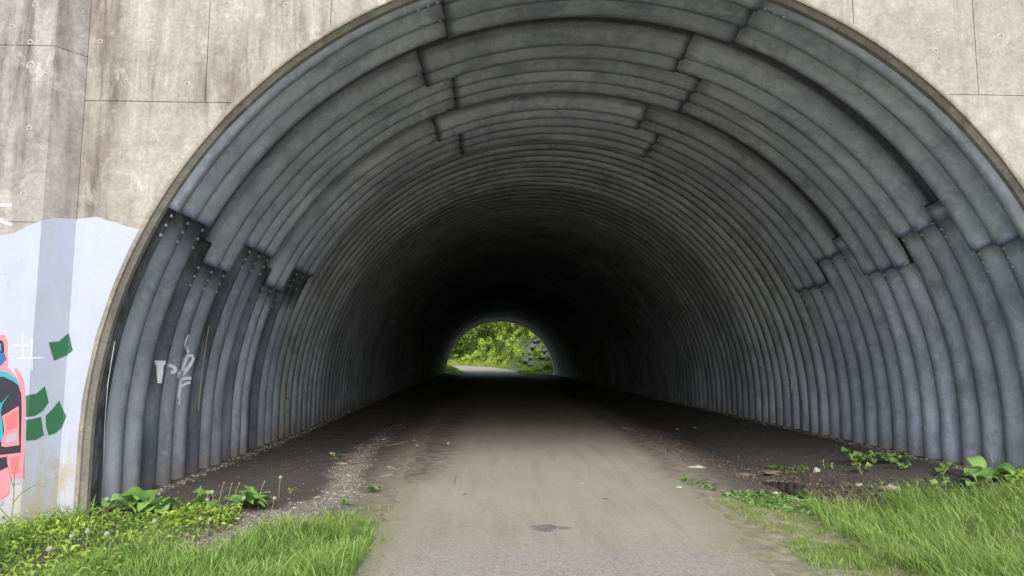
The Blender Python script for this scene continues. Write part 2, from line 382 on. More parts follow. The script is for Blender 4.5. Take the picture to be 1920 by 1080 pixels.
# embankment above and beside the tunnel
M_turf = plain('turf', (.06, .09, .025), .95, .4, 3, .5)
def emb(X, Y):
    top = 7.0
    zf = np.where(np.abs(X) < 12, top, top)
    sl = np.clip(np.where(Y < .6, (Y + 12) / 12.6, np.where(Y > 60, (74 - Y) / 14, 1)), 0, 1)
    return np.where(np.abs(X) < 11.9, top, -.4 + (top + .4) * sl) + .12 * fbm(X, Y, .4, 50)
for name, xs_, ys_ in (('embankment', np.array([-11.95, -8, -4, 0, 4, 8, 11.95]), np.array([.55, 5, 20, 40, 55, 59.7])),
                       ('embankment_slope', np.array([-90, -50, -30, -18, -12]), np.array([-12, -8, -4, -.5, .6, 5, 30, 50, 60, 64, 69, 74])),
                       ('embankment_slope', np.array([12, 18, 30, 50, 90]), np.array([-12, -8, -4, -.5, .6, 5, 30, 50, 60]))):
    V, F = grid(xs_, ys_, emb)
    tag(obj(name, mesh(name, V, F, M_turf, True)), kind='structure')

# ------------------------------------------------------------ corrugated steel arch
tunnel = empty('tunnel', (0, 0, 0))
tag(tunnel, 'corrugated steel arch tunnel of overlapping bolted plates receding into darkness', 'tunnel')
J_ODD = (25.3, 69.8, 110.3, 152.2); J_EVEN = (30.0, 74.5, 114.6, 157.0)
KB = [0.45, 3.3, 6.3, 9.3, 12.3, 15.3]
def point(r, th, k, ez=1.0):
    """a point of the arch; below springing the wall is plumb"""
    t = np.radians(th); y = Y0K + PIT * np.asarray(k, float)
    mid = (th >= 0) & (th <= 180)
    x = np.where(mid, r * np.cos(t), np.where(th < 90, r, -r))
    lo = np.where(th < 0, t, np.where(th > 180, np.radians(180) - t, 0))
    z = ZC + np.where(mid, ez * r * np.sin(t), r * lo) - SLOPE * np.maximum(y - 4, 0)
    return np.stack([x, y + 0 * r, z], -1)
def level_of(th, k):
    n = int(np.searchsorted(KB, k)) - 1
    if n >= 5: return -.02, n, 2
    J = J_ODD if n % 2 == 0 else J_EVEN
    if th < J[0] or th > J[3]: return .0, n, 0
    if th < J[1] or th > J[2]: return -.048, n, 1
    return -.084, n, 2
def prof(k, ring, upper):
    r = RC + (.14 if ring < 5 else .17) * (.5 - .5 * np.cos(2 * PI * k)) ** (1.35 if ring < 5 else 1.25)
    if upper and ring in (1, 3):
        c = 4 if ring == 1 else 10
        f = sm(k, c - .75, c - .45) * (1 - sm(k, c + .25, c + .55))
        r = r * (1 - f) + f * (RC + .175)
    return r
def plate(name, th0, th1, k0, k1, lev, ring, upper, mat, dth=1.3, dk=1 / 12, label=None):
    nt = max(3, int(abs(th1 - th0) / dth) + 1); nk = int(round((k1 - k0) / dk)) + 1
    th = np.linspace(th0, th1, nt); k = np.linspace(k0, k1, nk)
    T, K = np.meshgrid(th, k, indexing='ij')
    r = prof(K, ring, upper) + lev
    r = r + .004 * fbm(T, K, .12, 60 + ring)          # slight dents
    inner = point(r, T, K).reshape(-1, 3); outer = point(r + (.046 if ring < 5 else .012), T, K).reshape(-1, 3)
    V = np.concatenate([inner, outer]); n = nt * nk
    i, j = np.meshgrid(np.arange(nt - 1), np.arange(nk - 1), indexing='ij'); a = (i * nk + j).ravel()
    F = [tuple(q) for q in np.stack([a, a + 1, a + nk + 1, a + nk], -1)]
    nF0 = len(F)
    F += [tuple(q) for q in (np.stack([a + nk, a + nk + 1, a + 1, a], -1) + n)]
    for i in range(nt - 1):
        for j in (0, nk - 1):
            q = i * nk + j; F.append((q, q + nk, q + nk + n, q + n) if j else (q, q + n, q + nk + n, q + nk))
    for j in range(nk - 1):
        for i in (0, nt - 1):
            q = i * nk + j; F.append((q, q + n, q + 1 + n, q + 1) if i else (q, q + 1, q + 1 + n, q + n))
    kk = K - k0
    spray_shade = np.zeros_like(T); pale = np.zeros_like(T); foot = np.zeros_like(T)
    z = inner[:, 2].reshape(T.shape); g = .0
    foot = (1 - sm(z, .05, .42 + .12 * fbm(T * 0 + K, K * 3, 2, 70))) * .9
    nz = fbm(T, K * 3, .35, 80 + ring)
    if ring < 5 and T.mean() > 90 and not upper:      # black spray on the lower left plates
        j = th1 if T.mean() < 90 else th0 + 3
        top = 1 - sm(T - j + 1.0 * nz, .3, 5.0)
        side = 1 - sm(kk + .25 * nz, .1, 1.15)
        if ring == 0: side = 1 - sm(kk + .2 * nz, .45, .75)
        if ring == 4: side = np.maximum(side, 1 - sm(T - j, 3, 10)); top = 1 - sm(T - j + nz, 4, 10)
        spray_shade = np.clip(np.maximum(top * .8, side * .82), 0, 1)
        if ring == 3: spray_shade = np.maximum(spray_shade, (sm(K, 11.75, 11.95) * (1 - sm(K, 12.25, 12.3))) * .6)
        foot = foot * (1 - .6 * side)
        if ring == 0: pale = np.clip(np.exp(-((K - 1.72 + .012 * (180 - T)) / .16) ** 2) + .8 * np.exp(-((K - 2.66 + .01 * (180 - T)) / .14) ** 2), 0, 1) * sm(T, 161, 168)
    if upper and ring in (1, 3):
        spray_shade = np.clip(.72 * (1 - sm(kk, .85, 1.15)), 0, 1)  # shade of the recessed band deepened in the colour
    if upper and ring == 2 and T.mean() > 70: spray_shade = .18 * (1 - sm(kk, .3, .9))
    if ring < 5 and not (T.mean() > 90 and not upper):       # shade below each lap edge, painted as a narrow dark strip
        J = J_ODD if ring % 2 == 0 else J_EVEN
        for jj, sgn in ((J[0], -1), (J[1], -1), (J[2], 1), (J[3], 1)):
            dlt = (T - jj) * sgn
            spray_shade = np.maximum(spray_shade, .6 * (dlt > -.5) * (1 - sm(dlt + .6 * nz, .2, 1.6)))
    me = mesh(name, V, F, mat, True, dict(spray_shade=np.tile(spray_shade.ravel(), 2), foot=np.tile(foot.ravel(), 2), pale=np.tile(pale.ravel(), 2)),
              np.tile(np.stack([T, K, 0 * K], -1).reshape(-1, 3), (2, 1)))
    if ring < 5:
        me.materials.append(M_lap_shade)
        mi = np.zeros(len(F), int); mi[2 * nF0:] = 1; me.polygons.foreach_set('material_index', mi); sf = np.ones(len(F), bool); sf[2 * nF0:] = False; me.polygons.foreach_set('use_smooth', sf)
    o = obj(name, me, tunnel)
    if label: o['label'] = label
    return o

# one bolt: washer, hexagonal nut, shank end
def bolt_mesh():
    V, F = [], []
    def ringv(r, z, n, ph=0): 
        s = len(V)
        for i in range(n): a = ph + 2 * PI * i / n; V.append((r * math.cos(a), r * math.sin(a), z))
        return s
    a = ringv(.031, 0, 8); b = ringv(.028, .007, 8)
    for i in range(8): F.append((a + i, a + (i + 1) % 8, b + (i + 1) % 8, b + i))
    F.append(tuple(range(b, b + 8)))
    a = ringv(.019, .007, 6); b = ringv(.018, .022, 6)
    for i in range(6): F.append((a + i, a + (i + 1) % 6, b + (i + 1) % 6, b + i))
    F.append(tuple(range(b, b + 6)))
    a = ringv(.009, .022, 6); b = ringv(.008, .030, 6)
    for i in range(6): F.append((a + i, a + (i + 1) % 6, b + (i + 1) % 6, b + i))
    F.append(tuple(range(b, b + 6)))
    return mesh('bolt', V, F, M_bolt)
BOLT = bolt_mesh()
def put_bolt(par, th, k, lev, ring, upper):
    r = float(prof(np.array(k), ring, upper)) + lev
    p = point(np.array(r), np.array(float(th)), np.array(float(k)))
    t = math.radians(min(max(th, 0), 180)); nrm = Vector((-math.cos(t), 0, -math.sin(t)))
    b = obj('bolt', BOLT, par); b.location = Vector(p) + nrm * .001
    b.scale = (.72, .72, .72); b.rotation_euler = nrm.to_track_quat('Z', 'Y').to_euler()

for n in range(5):
    J = J_ODD if n % 2 == 0 else J_EVEN
    k0, k1 = KB[n], KB[n + 1]; e = .012 * (n % 2)
    kr = (k0, k1 + .05)
    fr = plate('foot_plate', -14, J[0] + 3, *kr, e, n, False, M_steel)
    fl = plate('foot_plate', J[3] - 3, 194, *kr, e, n, False, M_steel, label='lower left plate streaked with black spray paint')
    hr = plate('haunch_plate', J[0], J[1] + 3, *kr, -.048 + e, n, True, M_steel)
    hl = plate('haunch_plate', J[2] - 3, J[3], *kr, -.048 + e, n, True, M_steel)
    cr = plate('crown_plate', J[1], J[2], *kr, -.084 + e, n, True, M_steel)
    kc = [k for k in (1, 2, 3)] if n == 0 else [3 * n + 1, 3 * n + 2, 3 * n + 3]
    for pl, jj, sg, lv, up in ((fr, J[0], -1, 0, False), (fl, J[3], 1, 0, False), (hr, J[1], -1, -.048, True), (hl, J[2], 1, -.048, True)):
        for k in kc:
            if up and n in (1, 3) and k in (4, 10): kk = k + .0
            for q in range(3):
                put_bolt(pl, jj + sg * (.75 + q * 1.28), k - .04, lv + e, n, up)
# the long inner length: rings of three corrugations
k = 15.3; n = 5; kend = (YEND - 1.2 - Y0K) / PIT
while k < kend - .2:
    k1 = min(k + 3, kend)
    plate('arch_ring', -14, 194, k, k1 + .02, -.02 + .006 * (n % 2), n, True, M_steel_in, dth=2.2 if n < 14 else 4, dk=1 / 10 if n < 14 else 1 / 7)
    k = k1; n += 1

# ------------------------------------------------------------ headwalls
RO = 5.2
def arc_z(x, r, dz=0):
    return np.where(np.abs(x) < r, ZC + dz + EZ * np.sqrt(np.maximum(r * r - x * x, 0)), -9.)
def panel(name, par, x0, x1, z0, z1, yf, yb, mat, r=RO, dz=0):
    """wall slab between x0..x1, z0..z1 with the arch opening cut out; chamfered visible face at yf"""
    g = .0035
    x0 += g; x1 -= g; z0 += g; z1 -= g
    xs = set(np.linspace(x0, x1, 5).round(4))
    if abs(x0) < r or abs(x1) < r or x0 * x1 < 0:
        for t in np.radians(np.arange(0, 180.1, 1.0)):
            q = r * math.cos(t)
            if x0 < q < x1: xs.add(round(q, 5))
    xs = np.array(sorted(xs)); lo = np.maximum(z0, arc_z(xs, r, dz)); hi = np.full_like(lo, z1)
    lo = np.minimum(lo, hi)
    keep = (hi - lo) > -1
    nq = len(xs); V = []; F = []
    for a, b, y in ((lo, hi, yf), (lo, hi, yb)):
        for X_, L, H in zip(xs, a, b): V.append((X_, y, L)); V.append((X_, y, H))
    o = 2 * nq
    for i in range(nq - 1):
        a, b, c, d = 2 * i, 2 * i + 2, 2 * i + 3, 2 * i + 1
        if hi[i] - lo[i] < 1e-4 and hi[i + 1] - lo[i + 1] < 1e-4: continue
        F.append((a, b, c, d)); F.append((a + o, d + o, c + o, b + o))
        F.append((a, a + o, b + o, b)); F.append((d, c, c + o, d + o))
    for i in (0, nq - 1):
        if hi[i] - lo[i] > 1e-4:
            a = 2 * i; F.append((a, a + 1, a + 1 + o, a + o) if i == 0 else (a, a + o, a + 1 + o, a + 1))
    if len(F) == 0: return None
    used = sorted({i for f in F for i in f}); mp = {u_: i for i, u_ in enumerate(used)}
    V = [V[u_] for u_ in used]; F = [tuple(mp[i] for i in f) for f in F]
    return obj(name, mesh(name, V, F, mat), par)
hw = empty('headwall', (0, 0, 0))
tag(hw, 'stained concrete headwall round the near tunnel mouth with white paint on its left', 'wall')
# corner of the pilaster at x=-5.38, its nose at x=-5.56, y=-0.25
zt = 7.2
for x0, x1, z0, z1 in ((-5.38, -4.165, 4.15, zt), (-4.165, -2.91, 4.15, zt), (-2.91, -1.5, 4.15, zt), (-1.5, 0, 4.15, zt), (0, 1.34, 4.15, zt), (1.34, 2.68, 4.37, zt), (2.68, 4.01, 4.37, zt),
                       (4.01, 5.35, 4.37, zt), (5.35, 8.6, 4.37, zt), (8.6, 12, 4.37, zt), (-5.38, 0, -1, 4.15), (0, 5.35, -1, 4.37), (5.35, 8.6, -1, 4.37), (8.6, 12, -1, 4.37)):
    if z0 == 4.15 and x0 == 0: z0 = 4.15
    panel('wall_panel', hw, x0, x1, z0, z1, 0, .3, M_conc if x1 < 2 else M_conc_r)
panel('wall_backing', hw, -5.9, 12, -1, zt - .02, .012, .5, M_joint, r=5.27)
def prism(name, par, poly, z0, z1, mat):
    n = len(poly); V = [(x, y, z0) for x, y in poly] + [(x, y, z1) for x, y in poly]
    F = [tuple(range(n - 1, -1, -1)), tuple(range(n, 2 * n))] + [(i, (i + 1) % n, n + (i + 1) % n, n + i) for i in range(n)]
    return obj(name, mesh(name, V, F, mat), par)
for z0, z1 in ((-1, 2.83), (2.836, 4.61), (4.616, zt)):
    prism('pilaster', hw, [(-5.381, -.004), (-5.381, .3), (-12, .3), (-12, -.25), (-5.56, -.25)], z0, z1, M_conc_p)
prism('coping', hw, [(-12.1, -.32), (12.1, -.32), (12.1, .6), (-12.1, .6)], zt, zt + .25, M_conc_p)
# collar round the mouth: chamfer then narrow soffit
def collar(name, par, prof_, mat, th0=-14, th1=194, dz=0):
    th = np.arange(th0, th1 + .1, 2.0); n = len(prof_); V = []; F = []
    for t in th:
        for r, y in prof_:
            p = point(np.array(float(r)), np.array(float(t)), np.array(0.), EZ); wob = .006 * mn.noise(Vector((t * .35, r * 3, y * 9)))
            V.append((p[0], y, p[2] + wob + dz))
    for i in range(len(th) - 1):
        for j in range(n - 1):
            a = i * n + j; f = (a, a + n, a + n + 1, a + 1); F.append(f)
    return obj(name, mesh(name, V, F, mat, False), par)
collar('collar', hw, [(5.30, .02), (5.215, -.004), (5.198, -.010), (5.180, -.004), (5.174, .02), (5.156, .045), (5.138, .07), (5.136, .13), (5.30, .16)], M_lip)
# tie holes: plug of mortar with a dark recess
def tie_mesh():
    V, F = [], []; prof_ = [(.040, 0), (.034, .0025), (.022, .003), (.016, -.004), (0.003, -.006)]
    N = 18
    for r, y in prof_:
        for i in range(N):
            a = 2 * PI * i / N; q = r * (1 + .10 * math.sin(3 * a + r * 90) + .12 * math.sin(5 * a + 1)); V.append((q * math.cos(a), -y, q * math.sin(a)))
    for k_ in range(len(prof_) - 1):
        for i in range(N): F.append((k_ * N + i, k_ * N + (i + 1) % N, (k_ + 1) * N + (i + 1) % N, (k_ + 1) * N + i))
    F.append(tuple(range((len(prof_) - 1) * N, len(prof_) * N)))
    me = mesh('tie_hole', V, F, [M_tie, M_joint])
    for p in me.polygons:
        if p.index >= 2 * N: p.material_index = 1
    return me
M_tie = plain('tie_mortar', (.37, .34, .30), .9, .25, 25, .3)
TIE = tie_mesh()
def wall_y(X):
    return float(np.interp(X, [-5.56, -5.38], [-.25, 0.0]))
def wall_hit(px, py):
    d = ray(px, py)
    for yy in (0.0,):
        t = (yy - CAM[1]) / d[1]; P = CAM + d * t
    if P[0] > -5.38: return P
    # slanted cheek plane through (-5.38,0) and (-5.56,-.25)
    nx, ny = .25, -.18
    t = (nx * (-5.38 - CAM[0]) + ny * (0 - CAM[1])) / (nx * d[0] + ny * d[1]); P = CAM + d * t
    if P[0] > -5.56: return P
    t = (-.25 - CAM[1]) / d[1]; return CAM + d * t
for px, py_, s in ((284, 80, 1), (188, 78, .8), (242, 46, .8), (351, 158, 1), (425, 7, 1), (398, 80, .7), (537, 9, .9), (236, 152, .7), (293, 265, .6), (278, 300, .8), (352, 50, .6),
                   (1757, 61, .9), (1754, 95, .9), (1876, 68, 1.2), (1861, 99, 1), (23, 50, .9), (57, 79, .9), (87, 140, .7), (55, 240, .9), (45, 363, .9), (66, 8, 1)):
    p = wall_hit(px, py_); o = obj('tie_hole', TIE, hw); o.location = (p[0], p[1] - .001, p[2]); o.scale = (s * .8, 1, s * .8); o.rotation_euler = (0, random.random() * 6, 0)
p = wall_hit(58, 122); o = obj('tie_hole', TIE, hw); o.location = (p[0], p[1] - .001, p[2]); o.scale = (1.1, 1, 1.0)

# paint on the wall: outlines clipped to the three facets and laid a few mm proud
def clip(poly, xc, keep_right):
    out = []
    for i in range(len(poly)):
        a, b = poly[i], poly[(i + 1) % len(poly)]
        ia, ib = ((a[0] >= xc) == keep_right or a[0] == xc), ((b[0] >= xc) == keep_right or b[0] == xc)
        if ia: out.append(a)
        if ia != ib:
            t = (xc - a[0]) / (b[0] - a[0]); out.append((xc, a[1] + t * (b[1] - a[1])))
    return out
def wall_paint(name, px, mat, layer, parent=None, label=None, xz=None):
    pts = xz if xz else [(lambda q: (q[0], q[2]))(wall_hit(*p)) for p in px]
    off = .0025 * layer; V = []; F = []
    for lo, hi in ((-99, -5.56), (-5.56, -5.38), (-5.38, 99)):
        poly = pts
        if lo > -99: poly = clip(poly, lo, True)
        if hi < 99 and len(poly) > 2: poly = clip(poly, hi, False)
        if len(poly) < 3: continue
        s = len(V)
        for x, z in poly:
            y = wall_y(x) - off
            if -5.56 <= lo < -5.38: x2 = x + off * .8
            else: x2 = x
            V.append((x2, y, z))
        F.append(tuple(range(s, s + len(poly))))
    if not F: return None
    me = mesh(name, V, F, mat)
    import bmesh
    bm = bmesh.new(); bm.from_mesh(me); bmesh.ops.triangulate(bm, faces=bm.faces[:]); bm.normal_update()
    for f in bm.faces:
        if f.normal.y > 0: f.normal_flip()
    bm.to_mesh(me); bm.free()
    o = obj(name, me, hw)
    if label: o['label'] = label
    return o
# white field: wavy top, ends at the collar, down to the ground
top = [(-40, 446), (0, 441), (22, 439), (50, 425), (80, 413), (105, 409), (135, 410), (180, 407), (212, 415), (238, 425), (262, 431)]
tp = [(lambda q: (q[0], q[2]))(wall_hit(*p)) for p in top]
dense = []
for a, b in zip(tp[:-1], tp[1:]):
    for t in np.linspace(0, 1, 6)[:-1]:
        x = a[0] + (b[0] - a[0]) * t; dense.append((x, a[1] + (b[1] - a[1]) * t + .012 * mn.noise(Vector((x * 9, 3, 0)))))
dense.append(tp[-1])
xe, ze = dense[-1]
arc = []
th = 180 - math.degrees(math.asin(min(1, (ze - ZC) / (5.222 * EZ))))
for t in np.arange(th, 180.1, 1.5):
    q = point(np.array(5.222 + .006 * mn.noise(Vector((t * .3, 0, 0)))), np.array(float(t)), np.array(0.), EZ); arc.append((float(q[0]), float(q[2])))
left = (-12, dense[0][1] - .1)
field = [left] + dense + arc + [(-5.222, -.3), (-12, -.3)]
def xz_split(field, mats):
    a = clip(field, -5.56, False); b = clip(clip(field, -5.56, True), -5.38, False); c = clip(field, -5.38, True)
    for poly, mt in zip((a, b, c), mats): wall_paint('white_paint', None, mt, 1, xz=poly)
xz_split(field, (M_white, M_white2, M_white))
G = 'graffiti_patch'
wall_paint(G, [(91, 642), (110, 640), (129, 624), (133, 640), (137, 657), (122, 667), (101, 676), (96, 660)], M_green, 2)
wall_paint(G, [(49, 742), (68, 738), (84, 724), (88, 740), (91, 754), (80, 770), (66, 779), (49, 782)], M_green, 2)
wall_paint(G, [(49, 787), (62, 785), (77, 781), (79, 797), (82, 816), (68, 824), (49, 826)], M_green, 2)
wall_paint(G, [(85, 780), (97, 768), (111, 751), (118, 768), (125, 780), (118, 798), (104, 812), (91, 816), (86, 800)], M_green, 2)
# block lettering at the left edge of the view
wall_paint(G, [(-60, 612), (0, 628), (10, 628), (15, 640), (15, 688), (22, 694), (-60, 700)], M_pink, 2)
wall_paint(G, [(-60, 640), (0, 637), (7, 640), (9, 655), (6, 672), (-60, 672)], M_black, 3)
wall_paint(G, [(-60, 664), (0, 662), (9, 662), (13, 672), (2, 686), (-60, 690)], M_blue, 4)
wall_paint(G, [(-60, 645), (0, 642), (4, 645), (4, 660), (0, 656), (-60, 655)], M_cyan, 5)
wall_paint(G, [(27, 690), (31, 689), (40, 700), (46, 716), (48, 735), (47, 810), (46, 895), (20, 897), (19, 925), (0, 938), (-60, 950), (-60, 700), (20, 694), (36, 712)], M_pink, 3)
wall_paint(G, [(-60, 702), (0, 697), (20, 704), (34, 718), (41, 738), (42, 766), (40, 848), (0, 853), (-60, 856)], M_black, 4)
wall_paint(G, [(-60, 700), (0, 694), (18, 699), (32, 710), (40, 726), (28, 716), (8, 706), (-60, 712)], M_cyan, 5)
wall_paint(G, [(-60, 760), (3, 755), (3, 757), (12, 747), (20, 738), (6, 758), (3, 772), (7, 800), (7, 828), (0, 829), (-60, 829)], M_cyan, 5)
wall_paint(G, [(6, 780), (37, 761), (38, 834), (12, 838), (4, 836), (10, 806)], M_pink, 6)
wall_paint(G, [(12, 780), (35, 768), (34, 800), (24, 805), (14, 806)], M_coral, 7)
wall_paint(G, [(14, 818), (34, 810), (34, 826), (13, 832)], M_lilac, 7)
wall_paint(G, [(-60, 862), (0, 858), (14, 856), (16, 875), (0, 883), (-60, 890)], M_black, 4)
wall_paint(G, [(20, 857), (37, 855), (37, 885), (24, 890), (21, 880)], M_coral, 4)
wall_paint(G, [(22, 898), (40, 896), (40, 906), (24, 909)], M_lilac, 3)
wall_paint(G, [(-60, 935), (0, 938), (7, 938), (7, 946), (0, 948), (-60, 950)], M_lilac, 4)
def wstroke(pts, wd, mat, layer=6):
    for a, b in zip(pts[:-1], pts[1:]):
        d = np.array([b[0] - a[0], b[1] - a[1]], float); d /= np.linalg.norm(d); n_ = np.array([-d[1], d[0]]) * wd / 2
        wall_paint('graffiti_stroke', [(a[0] + n_[0], a[1] + n_[1]), (b[0] + n_[0], b[1] + n_[1]), (b[0] - n_[0], b[1] - n_[1]), (a[0] - n_[0], a[1] - n_[1])], mat, layer)
for s in ([(43, 623), (43, 668)], [(25, 648), (54, 648)], [(61, 635), (60, 694)], [(35, 671), (83, 671)]): wstroke(s, 1.8, M_spray, 2)
for s in ([(-20, 384), (0, 384), (22, 385)], [(-20, 412), (0, 414), (22, 421)]): wstroke(s, 5, M_spray, 1)
wstroke([(-20, 405), (6, 412)], 3, M_spray, 1)

# spray strokes and deposits on the corrugations: each edge point is cast on to the steel
def steel_hit(px, py):
    d = ray(px, py); d = d / np.linalg.norm(d); t = (0.1 - CAM[1]) / d[1]
    for _ in range(4000):
        P = CAM + d * t
        x, z = P[0], P[2] - ZC
        if z > 0: r = math.hypot(x, z); th_ = math.degrees(math.atan2(z, x))
        else: r = abs(x); th_ = 0 if x > 0 else 180
        k_ = (P[1] - Y0K) / PIT
        lv, n_, tier = level_of(th_, k_)
        rs = float(prof(np.array(k_), n_, tier > 0)) + lv + (.012 * (n_ % 2) if n_ < 5 else .006 * (n_ % 2))
        if r > rs - .006: return P - d * .006
        t += max(.004, (rs - r) * .4)
    return P
def cast_stroke(name, pts, wd, mat, label=None, w_end=None):
    if name == 'spray_stroke': wd *= 1.3; w_end = None if w_end is None else w_end * 1.3
    V, F = [], []
    P = [np.array(p, float) for p in pts]; L = [0]
    fine = []
    for a, b in zip(P[:-1], P[1:]):
        n_ = max(2, int(np.linalg.norm(b - a) / 3))
        for t in np.linspace(0, 1, n_)[:-1]: fine.append(a + (b - a) * t)
    fine.append(P[-1]); N = len(fine)
    for i, p in enumerate(fine):
        d = fine[min(i + 1, N - 1)] - fine[max(i - 1, 0)]; d /= max(1e-6, np.linalg.norm(d)); nn = np.array([-d[1], d[0]])
        ww = wd if w_end is None else wd + (w_end - wd) * i / (N - 1)
        ww *= .9 + .2 * random.random()
        for s in (-.5, 0, .5): V.append(steel_hit(*(p + nn * s * ww)))
    for i in range(N - 1):
        for j in (0, 1):
            q = (i * 3 + j, i * 3 + j + 1, i * 3 + j + 4, i * 3 + j + 3)
            yy = [V[c][1] for c in q]
            if max(yy) - min(yy) < .34: F.append(q)
    if F:
        o = obj(name, mesh(name, V, F, mat), tunnel)
        if label: o['label'] = label
S = 'spray_stroke'
Zo = lambda pts: [(230 + x * 210 / 1134, 600 + y * 200 / 1080) for x, y in pts]
cast_stroke(S, Zo([(380, 410), (378, 460)]), 17, M_spray, w_end=13)
cast_stroke(S, Zo([(378, 460), (378, 540), (372, 640)]), 11, M_spray, w_end=6)
cast_stroke(S, Zo([(440, 465), (490, 462), (525, 480), (538, 505), (525, 525), (485, 530)]), 5, M_spray)
cast_stroke(S, Zo([(674, 150), (655, 195), (638, 250), (650, 295), (668, 335)]), 5, M_spray)
cast_stroke(S, Zo([(600, 560), (650, 500), (700, 430), (718, 390), (705, 360), (665, 362), (635, 375)]), 4.5, M_spray)
cast_stroke(S, Zo([(632, 375), (605, 460), (585, 540), (570, 640)]), 9, M_spray, w_end=7)
cast_stroke(S, Zo([(578, 640), (565, 700), (556, 790)]), 8.5, M_spray, w_end=7)
cast_stroke(S, Zo([(600, 598), (650, 590), (695, 590)]), 4.5, M_spray)
cast_stroke(S, Zo([(595, 675), (640, 645), (685, 632)]), 3.5, M_spray)
cast_stroke(S, Zo([(578, 790), (572, 860)]), 1.5, M_spray)
cast_stroke(S, Zo([(548, 790), (548, 850)]), 1.2, M_spray)
for pts in ([(530, 690), (546, 692)], [(536, 662), (546, 664)], [(530, 730), (538, 745), (532, 757)], [(534, 765), (536, 775)], [(528, 790), (535, 800), (528, 812)]): cast_stroke('yellow_mark', pts, 3, M_yellow)
D = 'lime_streak'
cast_stroke(D, [(1318, 184), (1326, 188)], 7, M_lime)
cast_stroke(D, [(1328, 187), (1345, 199), (1372, 212), (1400, 226), (1440, 252), (1470, 275)], 3.5, M_lime, w_end=.8)
cast_stroke(D, [(1297, 203), (1312, 209), (1325, 214)], 4, M_lime, w_end=1)
cast_stroke(D, [(1286, 150), (1298, 151)], 4, M_lime)
cast_stroke(D, [(1298, 151), (1320, 160), (1350, 173)], 1.6, M_lime, w_end=.6)
cast_stroke(D, [(819, 212), (834, 206)], 4, M_lime); cast_stroke(D, [(822, 190), (829, 189)], 4, M_lime); cast_stroke(D, [(820, 171), (827, 170)], 3, M_lime)
cast_stroke(D, [(787, 259), (795, 255)], 4, M_lime); cast_stroke(D, [(1208, 252), (1222, 256)], 4, M_lime, w_end=1.5)
cast_stroke(D, [(1663, 433), (1668, 446), (1676, 452)], 5, M_lime, w_end=5); cast_stroke(D, [(1681, 462), (1690, 474), (1698, 488)], 3.5, M_lime)
cast_stroke(D, [(1697, 484), (1712, 505), (1735, 540), (1752, 580), (1770, 640)], 3, M_lime, w_end=1)
cast_stroke(D, [(1745, 420), (1760, 416), (1774, 408)], 2, M_lime); cast_stroke(D, [(1696, 497), (1702, 492)], 4, M_lime)
cast_stroke(D, [(1470, 669), (1476, 680), (1478, 700), (1484, 712)], 2.5, M_lime); cast_stroke(D, [(1484, 712), (1483, 735)], 9, M_lime, w_end=3)
cast_stroke(D, [(1012, 489), (1030, 490)], 1.6, M_lime); cast_stroke(D, [(1118, 255), (1122, 262)], 1.5, M_lime)
cast_stroke(D, [(1862, 868), (1858, 850), (1850, 838)], 3, M_lime, w_end=1.5)
cast_stroke(D, [(1872, 872), (1876, 850), (1874, 835)], 2.5, M_lime, w_end=1)
M_rust = plain('rust', (.14, .06, .03), .95, .4, 20)
cast_stroke('rust_stain', [(842, 345), (860, 342), (872, 350)], 5, M_rust); cast_stroke('rust_stain', [(838, 360), (862, 352)], 3, M_rust)
cast_stroke(D, [(848, 334), (856, 332), (862, 336)], 2.5, M_lime); cast_stroke(D, [(850, 357), (860, 353)], 2.5, M_lime); cast_stroke('rust_stain', [(822, 384), (842, 370)], 3, M_rust)
cast_stroke('bright_scratch', [(215, 640), (202, 720), (196, 800), (193, 900)], 1.3, M_spray)
cast_stroke('bright_scratch', [(392, 610), (387, 640), (378, 700), (372, 770)], 1.2, M_lime)

# far portal: headwall with the arch cut out
fw = empty('headwall', (0, YEND, 0))
tag(fw, 'pale concrete headwall ring framing the small bright opening at the far end', 'wall')
M_far = plain('far_concrete', (.52, .50, .46), .85, .2, 2)
panel('wall_panel', fw, -12, 12, -1.5, 7.0, .5, .0, M_far, r=5.17, dz=-.37)
prism('coping', fw, [(-12.1, -.1), (12.1, -.1), (12.1, .75), (-12.1, .75)], 7.0, 7.2, M_far)
collar('collar', fw, [(5.35, -1.3), (5.13, -1.2), (5.12, -1.1), (5.12, .45), (5.18, .52)], M_far, dz=-.37)

# ------------------------------------------------------------ vegetation materials
def leafmat(name, a, b, tr=.35, yellow=None):
    M = NT(name); t = M.attr('tone')
    c = M.mix(t, a, b); M.base(c); M.rough(.55)
    co = M.coord(); n = M.noise(co, 30, 3)
    tl = M.add('ShaderNodeBsdfTranslucent'); mx = M.add('ShaderNodeMixShader'); mx.inputs[0].default_value = tr
    M.link(c, tl.inputs[0]); M.link(M.b.outputs[0], mx.inputs[1]); M.link(tl.outputs[0], mx.inputs[2])
    M.link(mx.outputs[0], M.n['Material Output'].inputs['Surface'])
    M.b.inputs['Specular IOR Level'].default_value = .3
    return M.m
M_grass = leafmat('grass_blade', (.10, .21, .03), (.44, .60, .17), .42)
M_dry = leafmat('dry_blade', (.22, .18, .10), (.50, .43, .27), .3)
M_cover = leafmat('weed_leaf', (.08, .19, .03), (.48, .62, .09), .42)
M_bleaf = leafmat('burdock_leaf', (.10, .22, .05), (.25, .42, .12), .35)
M_tree = leafmat('tree_leaf', (.05, .13, .018), (.60, .74, .13), .48)
M_stalk = plain('pale_stalk', (.30, .30, .12), .7, .2)
M_straw = plain('straw', (.42, .34, .20), .8, .2)
M_bark = plain('bark', (.09, .07, .05), .95, .3, 8, .5)
M_fluff = plain('dandelion_fluff', (.42, .42, .36), .9, .1)

